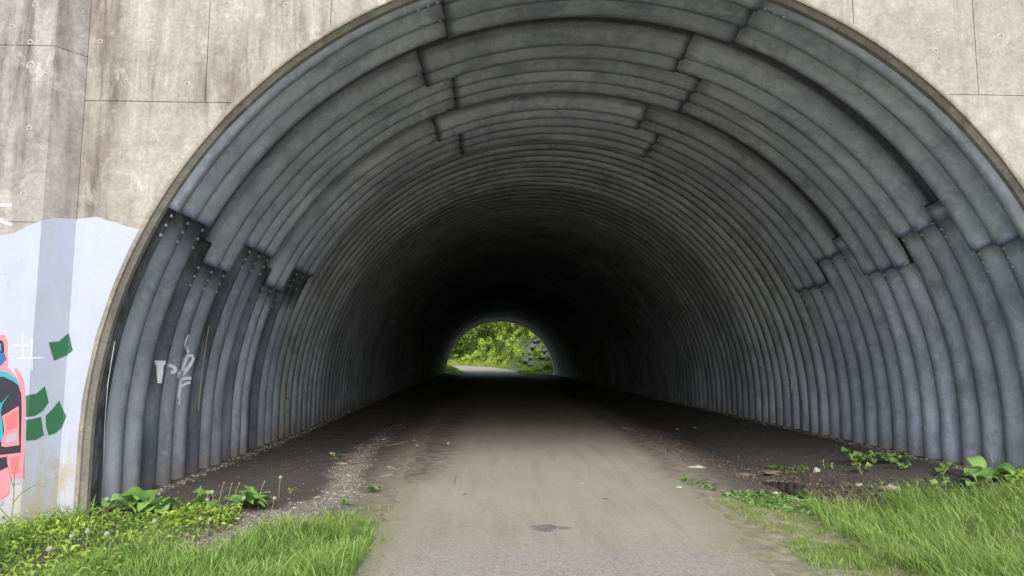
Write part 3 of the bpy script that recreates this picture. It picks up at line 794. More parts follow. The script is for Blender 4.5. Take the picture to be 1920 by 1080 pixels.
def in_poly(x, y, poly):
    c = np.zeros(len(x), bool); n = len(poly)
    for i in range(n):
        x0, y0 = poly[i]; x1, y1 = poly[(i + 1) % n]
        cond = ((y0 > y) != (y1 > y)); xi = (x1 - x0) * (y - y0) / (y1 - y0 + 1e-12) + x0
        c ^= cond & (x < xi)
    return c
def scatter(poly, N, clump=1.3, thr=-.2, seed=0):
    P = np.array(poly); lo, hi = P.min(0), P.max(0)
    x = rng.uniform(lo[0], hi[0], N * 3); y = rng.uniform(lo[1], hi[1], N * 3)
    k = in_poly(x + .10 * fbm(x, y, 3, seed + 2), y + .10 * fbm(x, y, 3, seed + 5), poly) & (fbm(x, y, clump, seed) + .35 * rng.standard_normal(N * 3) > thr)
    return x[k][:N], y[k][:N]
def grass(name, polys, hgt, wid, lean=(0, 0), label='', seed=0, mat=None):
    Q, T = [], []
    for poly, N, h0 in polys:
        x, y = scatter(poly, N, 1.6, -.25, seed); n = len(x)
        z = height(x, y); a = rng.uniform(0, 2 * PI, n)
        hh = hgt * h0 * rng.uniform(.45, 1.25, n) * (1 + .95 * fbm(x, y, 2.6, seed + 9))
        la = a + rng.normal(0, .8, n); ll = hh * rng.uniform(.15, .9, n)
        dx = np.cos(la) * ll + lean[0] * hh; dy = np.sin(la) * ll + lean[1] * hh
        w_ = wid * rng.uniform(.6, 1.3, n); wx = np.cos(a + 1.57) * w_; wy = np.sin(a + 1.57) * w_
        b = np.stack([x, y, z - .01], -1); tone = np.clip(.45 + .35 * fbm(x, y, 2.5, seed + 4) + rng.normal(0, .22, n), 0, 1)
        pts = []
        for t in (0, .38, .72, 1.0):
            c = b + np.stack([dx * t ** 1.9, dy * t ** 1.9, hh * (t - .22 * t ** 3)], -1); s = (1 - t ** 2.2)
            wv = np.stack([wx * s, wy * s, 0 * wx], -1); pts.append((c - wv, c + wv))
        for i in range(3):
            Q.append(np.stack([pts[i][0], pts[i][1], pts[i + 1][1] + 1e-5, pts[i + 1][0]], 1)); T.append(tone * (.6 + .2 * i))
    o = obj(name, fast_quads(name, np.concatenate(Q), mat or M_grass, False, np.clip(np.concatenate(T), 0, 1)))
    return tag(o, label, 'grass', kind='stuff')
polyL = [(-4.5, -4), (-4.1, -1.7), (-3.5, -1.15), (-3.0, -.55), (-2.75, -.15), (-2.4, -.25), (-2.2, -.9), (-2.15, -2), (-2.2, -4)]
polyR = [(2.0, -4.5), (1.75, -1.8), (1.85, -.7), (2.1, .25), (2.7, .7), (3.5, .8), (4.3, .5), (5.3, .2), (8, -.1), (8, -4.5)]
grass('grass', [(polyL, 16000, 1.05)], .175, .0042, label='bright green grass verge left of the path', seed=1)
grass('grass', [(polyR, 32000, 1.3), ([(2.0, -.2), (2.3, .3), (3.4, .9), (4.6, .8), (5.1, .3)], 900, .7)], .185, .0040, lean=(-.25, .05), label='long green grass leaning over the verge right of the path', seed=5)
grass('grass', [([(1.15, -1.9), (1.15, -1.1), (1.5, -.95), (1.8, -1.3), (1.7, -1.9)], 1500, .38), ([(1.5, -4), (1.4, -2), (1.9, -1.2), (2.3, -1.6), (2.4, -4)], 900, .5),
                ([(-2.3, -.8), (-2.6, .5), (-2.25, .3), (-1.95, -.8)], 250, .35), ([(1.3, .9), (1.2, -.8), (1.9, -.9), (2.2, .3), (2.5, .9)], 1500, .4), ([(-2.3, -3.5), (-2.3, -.3), (-2.02, -.6), (-2.0, -3.5)], 700, .4), ([(1.25, -1), (1.0, -2.2), (1.9, -2.4), (2.1, -.6)], 1300, .3)], .15, .003, label='short tufts of grass on the mossy path edge', seed=9)
grass('grass', [([(-5.3, -2.2), (-5.35, -.35), (-4.9, -.2), (-5.0, -1.0), (-5.0, -2.2)], 420, 1.35)], .21, .006, label='tall dark grass clump below the painted wall', seed=13)
grass('grass', [([(-6.5, -3), (-6, -.5), (-4.6, -.1), (-3.8, -.1), (-3.9, -3)], 2600, 1.0)], .15, .0035, label='grass blades growing up through the yellow green weeds', seed=15)
grass('dry_grass', [(polyL, 500, .9), (polyR, 2600, 1.1), ([(1.3, .9), (1.2, -.8), (2.2, .3), (3.5, 1.2), (3.0, 1.8)], 300, .5)], .16, .0028, lean=(-.5, .1), label='dead straw coloured blades among the green verges', seed=17, mat=M_dry)
# leafy ground cover: small folded leaves
def cover(name, polys, size, hmax, label, seed, mat=M_cover, thr=-.45):
    Q, T = [], []
    for poly, N, s0 in polys:
        x, y = scatter(poly, N, 1.8, thr, seed); n = len(x)
        z = height(x, y) + rng.uniform(.0, 1, n) ** 1.3 * hmax * s0 * (1 + .6 * fbm(x, y, 2.6, seed + 3))
        a = rng.uniform(0, 2 * PI, n); s = size * rng.uniform(.5, 1.35, n) * s0
        ti = rng.normal(0, .45, n); tj = rng.normal(0, .35, n)
        U = np.stack([np.cos(a), np.sin(a), ti], -1) * s[:, None]; Vv = np.stack([-np.sin(a), np.cos(a), tj], -1) * s[:, None] * .8
        c = np.stack([x, y, z], -1)
        Nn = np.stack([0 * x, 0 * x, s * .25], -1)
        tone = np.clip(.45 + .75 * fbm(x, y, 2.6, seed + 7) + rng.normal(0, .22, n), 0, 1)
        # two half leaves of four corners each, folded at the rib
        Q.append(np.stack([c - U, c - .3 * U + .55 * Vv + Nn, c + .45 * U + .5 * Vv + Nn, c + U], 1)); T.append(tone)
        Q.append(np.stack([c - U, c + U, c + .45 * U - .5 * Vv + Nn, c - .3 * U - .55 * Vv + Nn], 1)); T.append(tone * .93)
    o = obj(name, fast_quads(name, np.concatenate(Q), mat, False, np.concatenate(T)))
    return tag(o, label, 'weeds', kind='stuff')
cover('ground_cover', [([(-7, -4), (-6.6, -.55), (-5.6, -.35), (-5.1, -.05), (-4.4, .0), (-3.75, -.05), (-3.5, -.6), (-3.7, -1.2), (-3.9, -4)], 12000, .9), ([(-4.9, -.3), (-4.9, .3), (-4.3, .3), (-3.7, .25), (-3.5, -.4)], 900, .9)],
      .024, .13, 'yellow green leafy weeds below the painted wall on the left', 21)
cover('ground_cover', [([(4.5, -.2), (4.4, .5), (4.7, .9), (5.2, .9), (6.5, .1), (6.5, -.8)], 1500, 1.2)], .028, .16, 'leafy weeds under the right end of the corrugated arch', 24)
cover('ground_cover', [([(1.35, 1.0), (1.8, 1.2), (2.3, 1.0), (2.7, .5), (2.6, -.1), (2.0, -.2), (1.6, .3)], 850, .8), ([(2.9, 2.9), (3.0, 3.6), (3.35, 3.2), (3.3, 2.7)], 110, .7), ([(1.15, 1.7), (1.3, 2.2), (1.6, 1.6), (1.5, 1.0)], 90, .8),
                       ([(2.9, 1.0), (3.3, 1.9), (4.4, 1.5), (4.6, .8), (3.4, .7)], 260, .6)],
      .034, .05, 'small pale green seedlings along the edge of the ditch', 27, M_bleaf, -.6)

# ------------------------------------------------------------ single plants
def leaf_mesh(kind, L, W, tone):
    """a blade on a stalk: heart shape or toothed lance; rises from the origin along +x, droops at its tip"""
    V, F, T = [], [], []
    n = 7
    for i in range(n + 1):
        t = i / n
        if kind == 'heart': wd = W * (math.sin(PI * min(1, t * .93 + .10)) ** .62) * (1.05 - .35 * t)
        elif kind == 'tooth': wd = W * math.sin(PI * (t * .9 + .06)) * (.65 + .45 * (i % 2))
        else: wd = W * math.sin(PI * (t * .92 + .05)) ** .8
        x = L * t; z = L * (.28 * math.sin(t * PI * .9) - .10 * t)
        for s in (-1, -.5, 0, .5, 1):
            xx = x - (.10 * L * abs(s) * (1 - t) * (kind == 'heart'))
            V.append((xx, s * wd, z + abs(s) * wd * .22 + .006 * math.sin(9 * t + 4 * s)))
            T.append(tone + .10 * (1 - abs(s)) - .08 * (s == 0))
    for i in range(n):
        for j in range(4):
            a = i * 5 + j; F.append((a, a + 5, a + 6, a + 1))
    return V, F, T
def tube(pts, r, n=5):
    V, F = [], []; P = [Vector(p) for p in pts]
    for i, p in enumerate(P):
        d = (P[min(i + 1, len(P) - 1)] - P[max(i - 1, 0)]).normalized(); q = d.to_track_quat('Z', 'Y')
        rr = r[i] if isinstance(r, (list, tuple)) else r
        for j in range(n): V.append(tuple(p + q @ Vector((rr * math.cos(2 * PI * j / n), rr * math.sin(2 * PI * j / n), 0))))
    for i in range(len(P) - 1):
        for j in range(n): F.append((i * n + j, i * n + (j + 1) % n, (i + 1) * n + (j + 1) % n, (i + 1) * n + j))
    F.append(tuple(range(n))[::-1]); F.append(tuple(range((len(P) - 1) * n, len(P) * n)))
    return V, F
LEAFM = {}
for kd, L, W in (('heart', .13, .062), ('tooth', .17, .026), ('round', .07, .034)):
    for q in range(3):
        V, F, T = leaf_mesh(kd, L, W, .2 + .3 * q); LEAFM[kd, q] = mesh('leaf', V, F, M_bleaf, True, dict(tone=np.clip(T, 0, 1)))
def plant(name, x, y, kind, n, scale, label, cat, group=None, rise=.5, spread=.07):
    root = empty(name, (x, y, pgz(x, y) - .004)); tag(root, label, cat, group)
    for i in range(n):
        a = 2 * PI * i / n + random.uniform(-.35, .35); s = scale * random.uniform(.7, 1.2)
        hgt = rise * s * random.uniform(.04, .20); d = spread * s * random.uniform(.3, 1.3)
        base = Vector((math.cos(a) * d, math.sin(a) * d, hgt))
        if kind != 'tooth':
            V, F = tube([(0, 0, -.01), base * .6 + Vector((0, 0, hgt * .15)), base], .0028 * scale, 4); obj('stalk', mesh('stalk', V, F, M_stalk), root)
        lf = obj('leaf', LEAFM[kind, random.randrange(3)], root); lf.location = base if kind != 'tooth' else (0, 0, .003)
        lf.scale = (s, s, s); lf.rotation_euler = (random.uniform(-.35, .35), random.uniform(-.5, .1) - (.45 if kind == 'tooth' else 0) * random.random(), a)
    return root
B = 'burdock plants'
plant('burdock', -5.02, .18, 'heart', 4, .9, 'dark leaved burdock at the foot of the collar left of the mouth', 'plant', B)
plant('burdock', -4.74, .28, 'heart', 8, 1.4, 'burdock with cupped leaves left of the black sprayed arch foot', 'plant', B)
plant('burdock', -4.45, .12, 'heart', 9, 1.5, 'broadest burdock clump beside the left arch foot', 'plant', B)
plant('burdock', -4.28, .85, 'heart', 4, .85, 'small burdock on bare soil close to the left corrugations', 'plant', B)
plant('burdock', -3.98, .15, 'heart', 6, .95, 'burdock among weeds just left of the dandelion clump', 'plant', B)
plant('dandelion', -3.66, .42, 'tooth', 20, 1.6, 'upright dandelion clump with toothed leaves beside the gravel', 'plant', rise=.6)
plant('dandelion', -2.55, 1.2, 'tooth', 9, .8, 'flat dandelion rosette by the left edge of the path', 'plant')
plant('dandelion', -2.72, .55, 'tooth', 7, .6, 'little rosette between gravel strip and grass', 'plant')
plant('dandelion', -3.48, 1.22, 'round', 5, .6, 'tiny seedling under the tallest seed head', 'plant')
plant('grass_tuft', -3.62, 4.3, 'tooth', 7, .8, 'lone grass tuft on the dark soil left of the gravel', 'plant')
S2 = 'round leaved seedlings on the right bank'
for x, y, n, s, l in ((4.0, 2.95, 6, 1.3, 'round leaved seedling cluster on dark soil, farthest left of the bank'), (4.22, 2.85, 4, 1.1, 'sparse round leaved seedling right beside the larger cluster'),
                      (4.42, 2.75, 8, 1.25, 'bushy dark green seedling nearest the corrugated right wall'), (4.3, 2.3, 4, 1.1, 'low blue green seedling below the bushy one'),
                      (3.72, 2.25, 3, 1.0, 'two leaf seedling beside the pinkish stone'), (4.5, 1.75, 4, 1.1, 'seedling between bare soil and burdock on the right'),
                      (3.55, 2.9, 2, .7, 'tiny single leaf seedling on the dark bank')):
    plant('seedling', x, y, 'round', n + 2, s * 1.45, l, 'plant', S2, rise=.4, spread=.05)
plant('burdock', 4.62, 1.15, 'heart', 9, 1.6, 'large burdock with broad leaf in front of the right corrugations', 'plant', B)
plant('burdock', 4.35, .85, 'heart', 7, 1.5, 'burdock rising from the long grass at the right', 'plant', B)
plant('burdock', 4.95, 1.05, 'heart', 8, 1.4, 'burdock under the lime stained corrugation', 'plant', B)
plant('burdock', 5.05, .45, 'heart', 6, 1.15, 'burdock at the right edge beside yellowing weeds', 'plant', B)
plant('burdock', 4.0, 1.05, 'heart', 4, .8, 'small burdock left of the large ones on the right verge', 'plant', B)

# dandelion seed heads
def fluff_mesh():
    V, F = [], []
    N = 90; ga = PI * (3 - math.sqrt(5))
    for i in range(N):
        z = 1 - 2 * (i + .5) / N; rr = math.sqrt(1 - z * z); a = ga * i
        d = Vector((rr * math.cos(a), rr * math.sin(a), z)); t = d.orthogonal().normalized(); b = d.cross(t)
        p = d * .019; s = len(V)
        V.append(tuple(d * .004))
        for q in range(3): ang = 2 * PI * q / 3; V.append(tuple(p + (t * math.cos(ang) + b * math.sin(ang)) * .0042))
        F += [(s, s + 1, s + 2), (s, s + 2, s + 3), (s, s + 3, s + 1), (s + 1, s + 2, s + 3)]
    s = len(V); n = 6
    for zz, rr in ((-.005, .001), (0, .005), (.005, .001)):
        for i in range(n): a = 2 * PI * i / n; V.append((rr * math.cos(a), rr * math.sin(a), zz))
    for k_ in range(2):
        for i in range(n): F.append((s + k_ * n + i, s + k_ * n + (i + 1) % n, s + (k_ + 1) * n + (i + 1) % n, s + (k_ + 1) * n + i))
    return mesh('seed_head', V, F, M_fluff)
FL = fluff_mesh()
def on_ground(px, py):
    d = ray(px, py); t = (0 - CAM[2]) / d[2]
    for _ in range(12):
        P = CAM + d * t; t = (pgz(P[0], P[1]) - CAM[2]) / d[2]
    return CAM + d * t
def seed(px, py, H, bend, label, size=1):
    """head seen at (px,py), standing H above its ground"""
    d = ray(px, py); t = (H - CAM[2]) / d[2]
    for _ in range(12):
        P = CAM + d * t; t = (pgz(P[0], P[1]) + H - CAM[2]) / d[2]
    P = CAM + d * t; bx = P[0] - bend; gz = pgz(bx, P[1] - .02)
    root = empty('dandelion_clock', (bx, P[1] - .02, gz)); tag(root, label, 'flower', 'dandelion seed heads')
    top = Vector((P[0] - bx, .02, P[2] - gz))
    V, F = tube([(0, 0, 0), (top.x * .2, 0, top.z * .4), (top.x * .55, .01, top.z * .78), tuple(top)], .0022, 5); obj('stalk', mesh('stalk', V, F, M_stalk), root)
    h = obj('seed_head', FL, root); h.location = top; h.scale = (size,) * 3
for a in ((526, 895, .22, .005, 'tall seed head standing alone on bare soil near the gravel', 1), (515, 934, .10, .01, 'seed head just below and left of the lone tall one', .95),
          (457, 934, .13, .02, 'seed head right of the dandelion clump on dark soil', 1), (398, 923, .20, -.03, 'seed head above the left of the dandelion clump', 1), (389, 937, .16, -.02, 'seed head on a short stalk left of the dandelion clump', .9),
          (201, 936, .2, .03, 'seed head in front of the sprayed arch foot at far left', 1), (290, 977, .15, .0, 'seed head below the burdock leaves', 1), (201, 1001, .12, .01, 'seed head low among weeds under the collar', 1.1),
          (164, 996, .14, -.01, 'yellowing seed head under the painted wall', 1), (93, 1029, .12, .0, 'seed head nearest the viewer at bottom left', 1.1), (376, 973, .12, .02, 'seed head between burdock and dandelion clump', .9),
          (393, 975, .12, .01, 'seed head right of another among the weeds', .9), (389, 992, .08, -.01, 'lowest seed head beside the gravel', .8), (135, 1005, .12, .02, 'faded seed head against the base of the wall', .9)):
    seed(*a)
def bud(px, py, H, bend, label):
    seed(px, py, H, bend, label, .38)
for a in ((376, 913, .26, .03, 'bare flower stalk leaning left above the weeds'), (420, 905, .28, .04, 'bare flower stalk over the dandelion clump'), (449, 906, .27, .05, 'bare stalk with tiny head right of the clump centre'),
          (496, 903, .28, .05, 'curved bare stalk at the right of the clump'), (435, 907, .27, .03, 'thin bare stalk at the middle of the clump')): bud(*a)
# tall grass stalk against the painted wall
st = empty('grass_stalk', (-5.45, -.55, pgz(-5.45, -.55))); tag(st, 'tall dark grass stalk with two long leaves against the painted wall', 'grass')
V, F = tube([(0, 0, 0), (.01, 0, .25), (.0, 0, .5), (.01, 0, .62)], [.004, .0035, .003, .002], 5); obj('stalk', mesh('stalk', V, F, M_bleaf, attrs=dict(tone=[.1] * len(V))), st)
for pts in ([(0, 0, .38), (-.04, 0, .5), (-.09, 0, .66)], [(0, 0, .24), (.07, 0, .33), (.18, 0, .40), (.26, 0, .39)], [(0, 0, .1), (-.1, 0, .2), (-.2, 0, .22)]):
    V, F = [], []
    for i, p in enumerate(pts):
        w_ = .009 * (1 - .85 * i / (len(pts) - 1)); V += [(p[0], -.002, p[2] - w_), (p[0], .002, p[2] + w_)]
    for i in range(len(pts) - 1): F.append((2 * i, 2 * i + 2, 2 * i + 3, 2 * i + 1))
    obj('leaf', mesh('leaf', V, F, M_bleaf, attrs=dict(tone=[.05] * len(V))), st)

# ------------------------------------------------------------ stones, gravel, twigs, puddle
M_stone = plain('stone', (.30, .26, .21), .9, .35, 14, .5)
M_stone_w = plain('pale_stone', (.31, .285, .24), .9, .25, 14, .5)
M_stone_p = plain('pink_stone', (.27, .20, .16), .9, .25, 14, .5)
M_slab = plain('brown_slab', (.13, .09, .065), .9, .35, 10, .5)
def stone_mesh(sx, sy, sz, mat, seed):
    import bmesh
    bm = bmesh.new(); bmesh.ops.create_icosphere(bm, subdivisions=2, radius=1)
    for v in bm.verts:
        d = 1 + .62 * mn.noise(v.co * 1.4 + Vector((seed * 3.1, 0, 0))) + .1 * mn.noise(v.co * 3 + Vector((0, seed, 0)))
        v.co = Vector((v.co.x * sx * d, v.co.y * sy * d, max(-.25, v.co.z) * sz * d))
    me = bpy.data.meshes.new('stone'); bm.to_mesh(me); bm.free(); me.materials.append(mat); return me
for i, (px, py_, a, b, c, mt, lab) in enumerate((
        (840, 833, .035, .03, .035, M_stone_w, 'pale stone alone on the path left of centre'), (783, 836, .035, .025, .02, M_stone, 'flat dark stone at the left path edge'),
        (776, 826, .03, .02, .015, M_stone, 'small stone at the end of the long straw'), (1308, 877, .12, .05, .03, M_stone_w, 'long flat pale stone on the right edge of the path'),
        (1273, 915, .045, .025, .02, M_stone_w, 'whitish pebble beside the path at right'), (1532, 884, .06, .04, .045, M_stone_w, 'wedge shaped pale stone on the dark bank'),
        (1611, 913, .06, .04, .04, M_stone_p, 'pinkish stone among the seedlings'), (1448, 888, .16, .07, .045, M_slab, 'brown slab of stone at the far edge of the puddle'),
        (1392, 892, .13, .06, .04, M_slab, 'dark flat stone left of the puddle'), (1668, 918, .12, .07, .05, M_stone_p, 'broad brownish stone above the long grass'),
        (1574, 938, .07, .04, .04, M_slab, 'dark stone half hidden by long grass'), (1455, 926, .05, .02, .02, M_stone_w, 'thin pale chip on the near edge of the puddle'),
        (1303, 803, .035, .03, .03, M_stone_w, 'pale stone deep in the tunnel on the right bank'), (1270, 805, .03, .025, .02, M_stone, 'darker stone left of the deep pale one'),
        (1092, 908, .016, .014, .016, M_stone_w, 'tiny pebble right of the path centre'), (640, 870, .09, .06, .02, M_stone, 'flat grey stone in the gravel strip'), (720, 825, .05, .04, .02, M_stone, 'small dark stone on the gravel strip'),
        (622, 851, .05, .03, .02, M_stone, 'grey stone on dark soil above the gravel'))):
    p = on_ground(px, py_); o = obj('stone', stone_mesh(a, b, c, mt, i + 1)); o.location = (p[0], p[1], p[2] + .004)
    o.rotation_euler = (0, 0, random.uniform(-.3, .3)); tag(o, lab, 'stone', 'loose stones on the tunnel floor')
# chips of gravel
def chips(name, n, fpos, s0, s1, mat, label):
    x, y = fpos(n); n = len(x); z = height(x, y)
    s = rng.uniform(s0, s1, n); base = np.array([[1, 0, -.3], [-.4, .9, -.3], [-.5, -.8, -.3], [.1, .05, .7]])
    R = rng.uniform(0, 2 * PI, n); c, s_ = np.cos(R), np.sin(R)
    b = base[None] * s[:, None, None] * (1 + .35 * rng.standard_normal((n, 4, 3))) * np.array([1, 1, .75])
    xx = b[..., 0] * c[:, None] - b[..., 1] * s_[:, None]; yy = b[..., 0] * s_[:, None] + b[..., 1] * c[:, None]
    P = np.stack([xx + x[:, None], yy + y[:, None], b[..., 2] + z[:, None] + .3 * s[:, None]], -1)
    Q = np.concatenate([P[:, [0, 1, 3]], P[:, [1, 2, 3]], P[:, [2, 0, 3]], P[:, [0, 2, 1]]])
    me = fast_quads(name, Q, mat, False, np.tile(rng.uniform(0, 1, n), 4), 3)
    return tag(obj(name, me), label, 'gravel', kind='stuff')
Mg = NT('gravel_chip'); t = Mg.attr('tone'); Mg.base(Mg.ramp(t, (0, (.07, .06, .05)), (.5, (.20, .175, .14)), (.85, (.31, .28, .23)), (1, (.46, .43, .37)))); Mg.rough(.9); M_chip = Mg.m
Mg = NT('litter_chip'); t = Mg.attr('tone'); Mg.base(Mg.ramp(t, (0, (.025, .02, .015)), (.7, (.06, .042, .03)), (1, (.17, .125, .09)))); Mg.rough(.9); M_lit = Mg.m
def fg(n):
    x = rng.uniform(-4.6, -2.4, n * 5); y = rng.uniform(-2, 14, n * 5); k = rng.uniform(0, 1, n * 5) < gravel_m(x, y); return x[k][:n], y[k][:n]
chips('gravel', 6500, fg, .005, .014, M_chip, 'strip of pale washed gravel along the left of the path')
def fs(n):
    x = rng.uniform(-5, 5, n * 2); y = rng.uniform(-1.5, 14, n * 2) ; k = rng.uniform(0, 1, n * 2) < (.25 + .75 * (fbm(x, y, 1.3, 90) > .1)) * np.where((x > -2.3) & (x < 1.5), .12, 1); return x[k][:n], y[k][:n]
chips('loose_grit', 7000, fs, .003, .011, M_chip, 'scattered grit over the tunnel floor')
def fw_(n):
    s_ = rng.choice([-1, 1], n); return s_ * (5.06 - np.abs(rng.normal(0, .09, n))), rng.uniform(.3, 26, n)
chips('silt', 5000, fw_, .006, .022, M_chip, 'crumbled silt and stones along the feet of the corrugations')
def fa_(n): 
    x = rng.uniform(-2.3, 1.4, n); y = rng.uniform(-2.4, 7, n); return x, y
chips('loose_grit', 1500, fa_, .0025, .006, M_chip, 'fine grit scattered over the asphalt path')
chips('loose_grit', 700, fa_, .003, .008, M_lit, 'dark crumbs scattered over the asphalt path')
def fp_(n):
    return rng.normal(2.75, .32, n), rng.normal(2.0, .8, n)
chips('leaf_litter', 2600, fp_, .008, .026, M_lit, 'brown rotting litter around the puddle')
def fl_(n):
    x = rng.normal(0, .33, n) + 0; y = rng.uniform(.3, 9, n); x = x + np.interp(y, [0, 3, 6, 9], [3.2, 2.65, 2.2, 2.3]); return x, y
chips('leaf_litter', 4500, fl_, .006, .022, M_lit, 'brown leaf litter and twigs along the wet ditch on the right')
# straws and twigs
for px0, py0, px1, py1, r_, mt, lab in ((725, 838, 764, 829, .006, M_straw, 'long pale straw lying left of the path'), (712, 896, 737, 891, .005, M_straw, 'short straw beside the gravel'), (725, 876, 742, 881, .006, M_straw, 'stub of straw at the left path edge'),
                               (1165, 803, 1190, 808, .006, M_straw, 'pale stick deep in the tunnel right of centre'), (855, 895, 851, 912, .006, M_slab, 'dark twig on the left of the path'), (1130, 937, 1140, 938, .006, M_slab, 'short dark twig right of the path centre'),
                               (869, 930, 875, 928, .006, M_slab, 'tiny dark twig on the path'), (1405, 870, 1510, 893, .008, M_slab, 'long brown twig at the far edge of the puddle'), (485, 983, 530, 983, .004, M_straw, 'dry straw across the gravel by the grass')):
    a = on_ground(px0, py0); b = on_ground(px1, py1); mid = (a + b) / 2 + np.array([0, .02, .012])
    a = a + np.array([0, 0, .012]); b = b + np.array([0, 0, .012])
    V, F = tube([tuple(a), tuple(mid), tuple(b)], [r_, r_, r_ * .5], 5); tag(obj('twig', mesh('twig', V, F, mt)), lab, 'twig', 'straws and twigs on the floor')
Mw = NT('ditch_water'); Mw.base((.02, .016, .011)); Mw.rough(.06); Mw.b.inputs['IOR'].default_value = 1.33; Mw.bump(Mw.noise(Mw.coord(), 6), .03, .01)
th = np.linspace(0, 2 * PI, 40, endpoint=False)
V = [(2.60 + .05 * math.sin(4 * t) + .19 * math.cos(t) * (1 + .6 * mn.noise(Vector((2 * math.cos(t), 2 * math.sin(t), 2)))), 1.95 + .62 * math.sin(t) * (1 + .5 * mn.noise(Vector((2 * math.cos(t), 2 * math.sin(t), 7)))), -.09) for t in th]
tag(obj('puddle', mesh('puddle', V, [tuple(range(40))], Mw.m)), 'shallow dark puddle in the ditch reflecting the corrugations', kind='structure')

# ------------------------------------------------------------ beyond the far portal
def crown_leaves(cx, cy, cz, rx, rz, n, size, lumps=9, seed_=0, spread=1):
    r_ = np.random.default_rng(100 + seed_)
    c = r_.normal(0, 1, (lumps, 3)); c /= np.linalg.norm(c, axis=1)[:, None]; c *= r_.uniform(.25, .85, (lumps, 1))
    i = r_.integers(0, lumps, n); d = r_.normal(0, 1, (n, 3)); d /= np.linalg.norm(d, axis=1)[:, None]
    p = c[i] + d * (r_.uniform(.5, 1.0, (n, 1)) * (.40 if lumps > 9 else .48))
    ctr = p * np.array([rx, rx, rz]) + np.array([cx, cy, cz])
    nrm = d + np.array([0, 0, .7]) + r_.normal(0, .5, (n, 3)); nrm /= np.linalg.norm(nrm, axis=1)[:, None]
    u = np.cross(nrm, r_.normal(0, 1, (n, 3))); u /= np.linalg.norm(u, axis=1)[:, None]; v = np.cross(nrm, u)
    s = size * r_.uniform(.6, 1.4, (n, 1)); u *= s; v *= s * .7
    Q = np.stack([ctr - u, ctr - v * .9 + u * .1, ctr + u, ctr + v * .9 + u * .1], 1)
    tone = np.clip(.45 + .3 * r_.standard_normal(lumps)[i] * .7 + .15 * r_.standard_normal(n), 0, 1)
    return Q, tone
def tree(x, y_, H, R, tr_h, n, size, label, group, seed_, tone_add=0, name='tree'):
    y = y_ - 6; z0 = pgz(x, y); root = empty(name, (x, y, z0 - .05)); tag(root, label, 'tree' if name == 'tree' else 'bush', group)
    r_ = random.Random(seed_); lean = r_.uniform(-.4, .4)
    if tr_h > 0:
        V, F = tube([(0, 0, -.3), (lean * .3, 0, tr_h * .5), (lean, .1, tr_h + (H - tr_h) * .5)], [.14 * H / 8, .11 * H / 8, .04], 7); tk = obj('trunk', mesh('trunk', V, F, M_bark, True), root)
        for q in range(5):
            a = r_.uniform(0, 6.28); h0 = tr_h * r_.uniform(.5, 1.1)
            V, F = tube([(lean * .5, 0, h0), (lean + math.cos(a) * R * .4, math.sin(a) * R * .4, h0 + .25 * (H - h0)), (lean + math.cos(a) * R * .8, math.sin(a) * R * .8, h0 + .5 * (H - h0))], [.06, .04, .015], 5)
            obj('limb', mesh('limb', V, F, M_bark, True), root)
    Q, T = crown_leaves(lean, 0, tr_h + (H - tr_h) * .5, R, (H - tr_h) * .6, n, size, 24, seed_)
    obj('crown', fast_quads('crown', Q, M_tree, False, np.clip(T + tone_add, 0, 1)), root)
TG = 'trees on the slope beyond the far portal'
for a in ((-14, 101, 8, 3.4, .3, 4500, .17, 'pale tree at the left of the far opening', TG, 1, .0), (-9.2, 98.5, 6.5, 3.0, .2, 7000, .14, 'mid green tree left of centre in the far opening', TG, 2, -.12),
          (-5.0, 96, 7.0, 2.5, .3, 8000, .13, 'dark green tree in the middle of the far opening', TG, 3, -.28), (-1.2, 97, 9.5, 2.6, .8, 7000, .14, 'tall dark tree behind the middle of the far opening', TG, 4, -.12),
          (1.6, 92, 7.5, 2.4, 1.2, 7500, .13, 'bright yellow green tree right of centre beyond the tunnel', TG, 5, .35), (4.6, 88, 8, 2.2, 2.6, 6000, .13, 'yellow green tree with bare trunk at the right of the far opening', TG, 6, .2),
          (8.0, 86, 9, 2.6, 1, 5000, .14, 'tree above the rocks at the right of the far opening', TG, 7, .1), (-19, 106, 11, 4, 2, 2500, .22, 'tree far left on the slope beyond the tunnel', TG, 8, .0), (3.5, 103, 12, 4, 1, 5000, .18, 'tree farther up the slope beyond the rocks', TG, 9, .25),
          (-6.5, 106, 12, 4.5, 1, 5000, .18, 'tree farther up the slope behind the dark ones', TG, 10, .1), (12, 98, 13, 4, 2, 2500, .2, 'tree farthest right above the rocks', TG, 11, .1)):
    tree(*a)
BG = 'bushes beyond the far portal'
for a in ((-7.4, 94.3, 1.9, 1.1, 0, 1500, .10, 'bush at the left bend of the far path', BG, 21, -.15), (-10.3, 97, 2.6, 1.5, 0, 1500, .11, 'bush left of the bend beyond the tunnel', BG, 22, .1),
          (1.7, 80, 1.6, 1.0, 0, 1700, .08, 'dark green bush at the foot of the slope beyond the tunnel', BG, 23, -.1), (3.2, 78, 2.0, .9, 0, 1500, .08, 'bush just left of the rocks', BG, 24, -.25),
          (4.9, 69.8, 1.0, .55, 0, 1300, .055, 'rounded bright bush at the foot of the rocks', BG, 25, .2), (4.5, 68.6, .5, .6, 0, 900, .05, 'low bush in front of the rounded one', BG, 26, .2),
          (4.3, 79, 2.2, 1.1, 0, 1500, .09, 'shrub growing over the top of the rocks', BG, 27, 0)):
    tree(*a, name='bush')
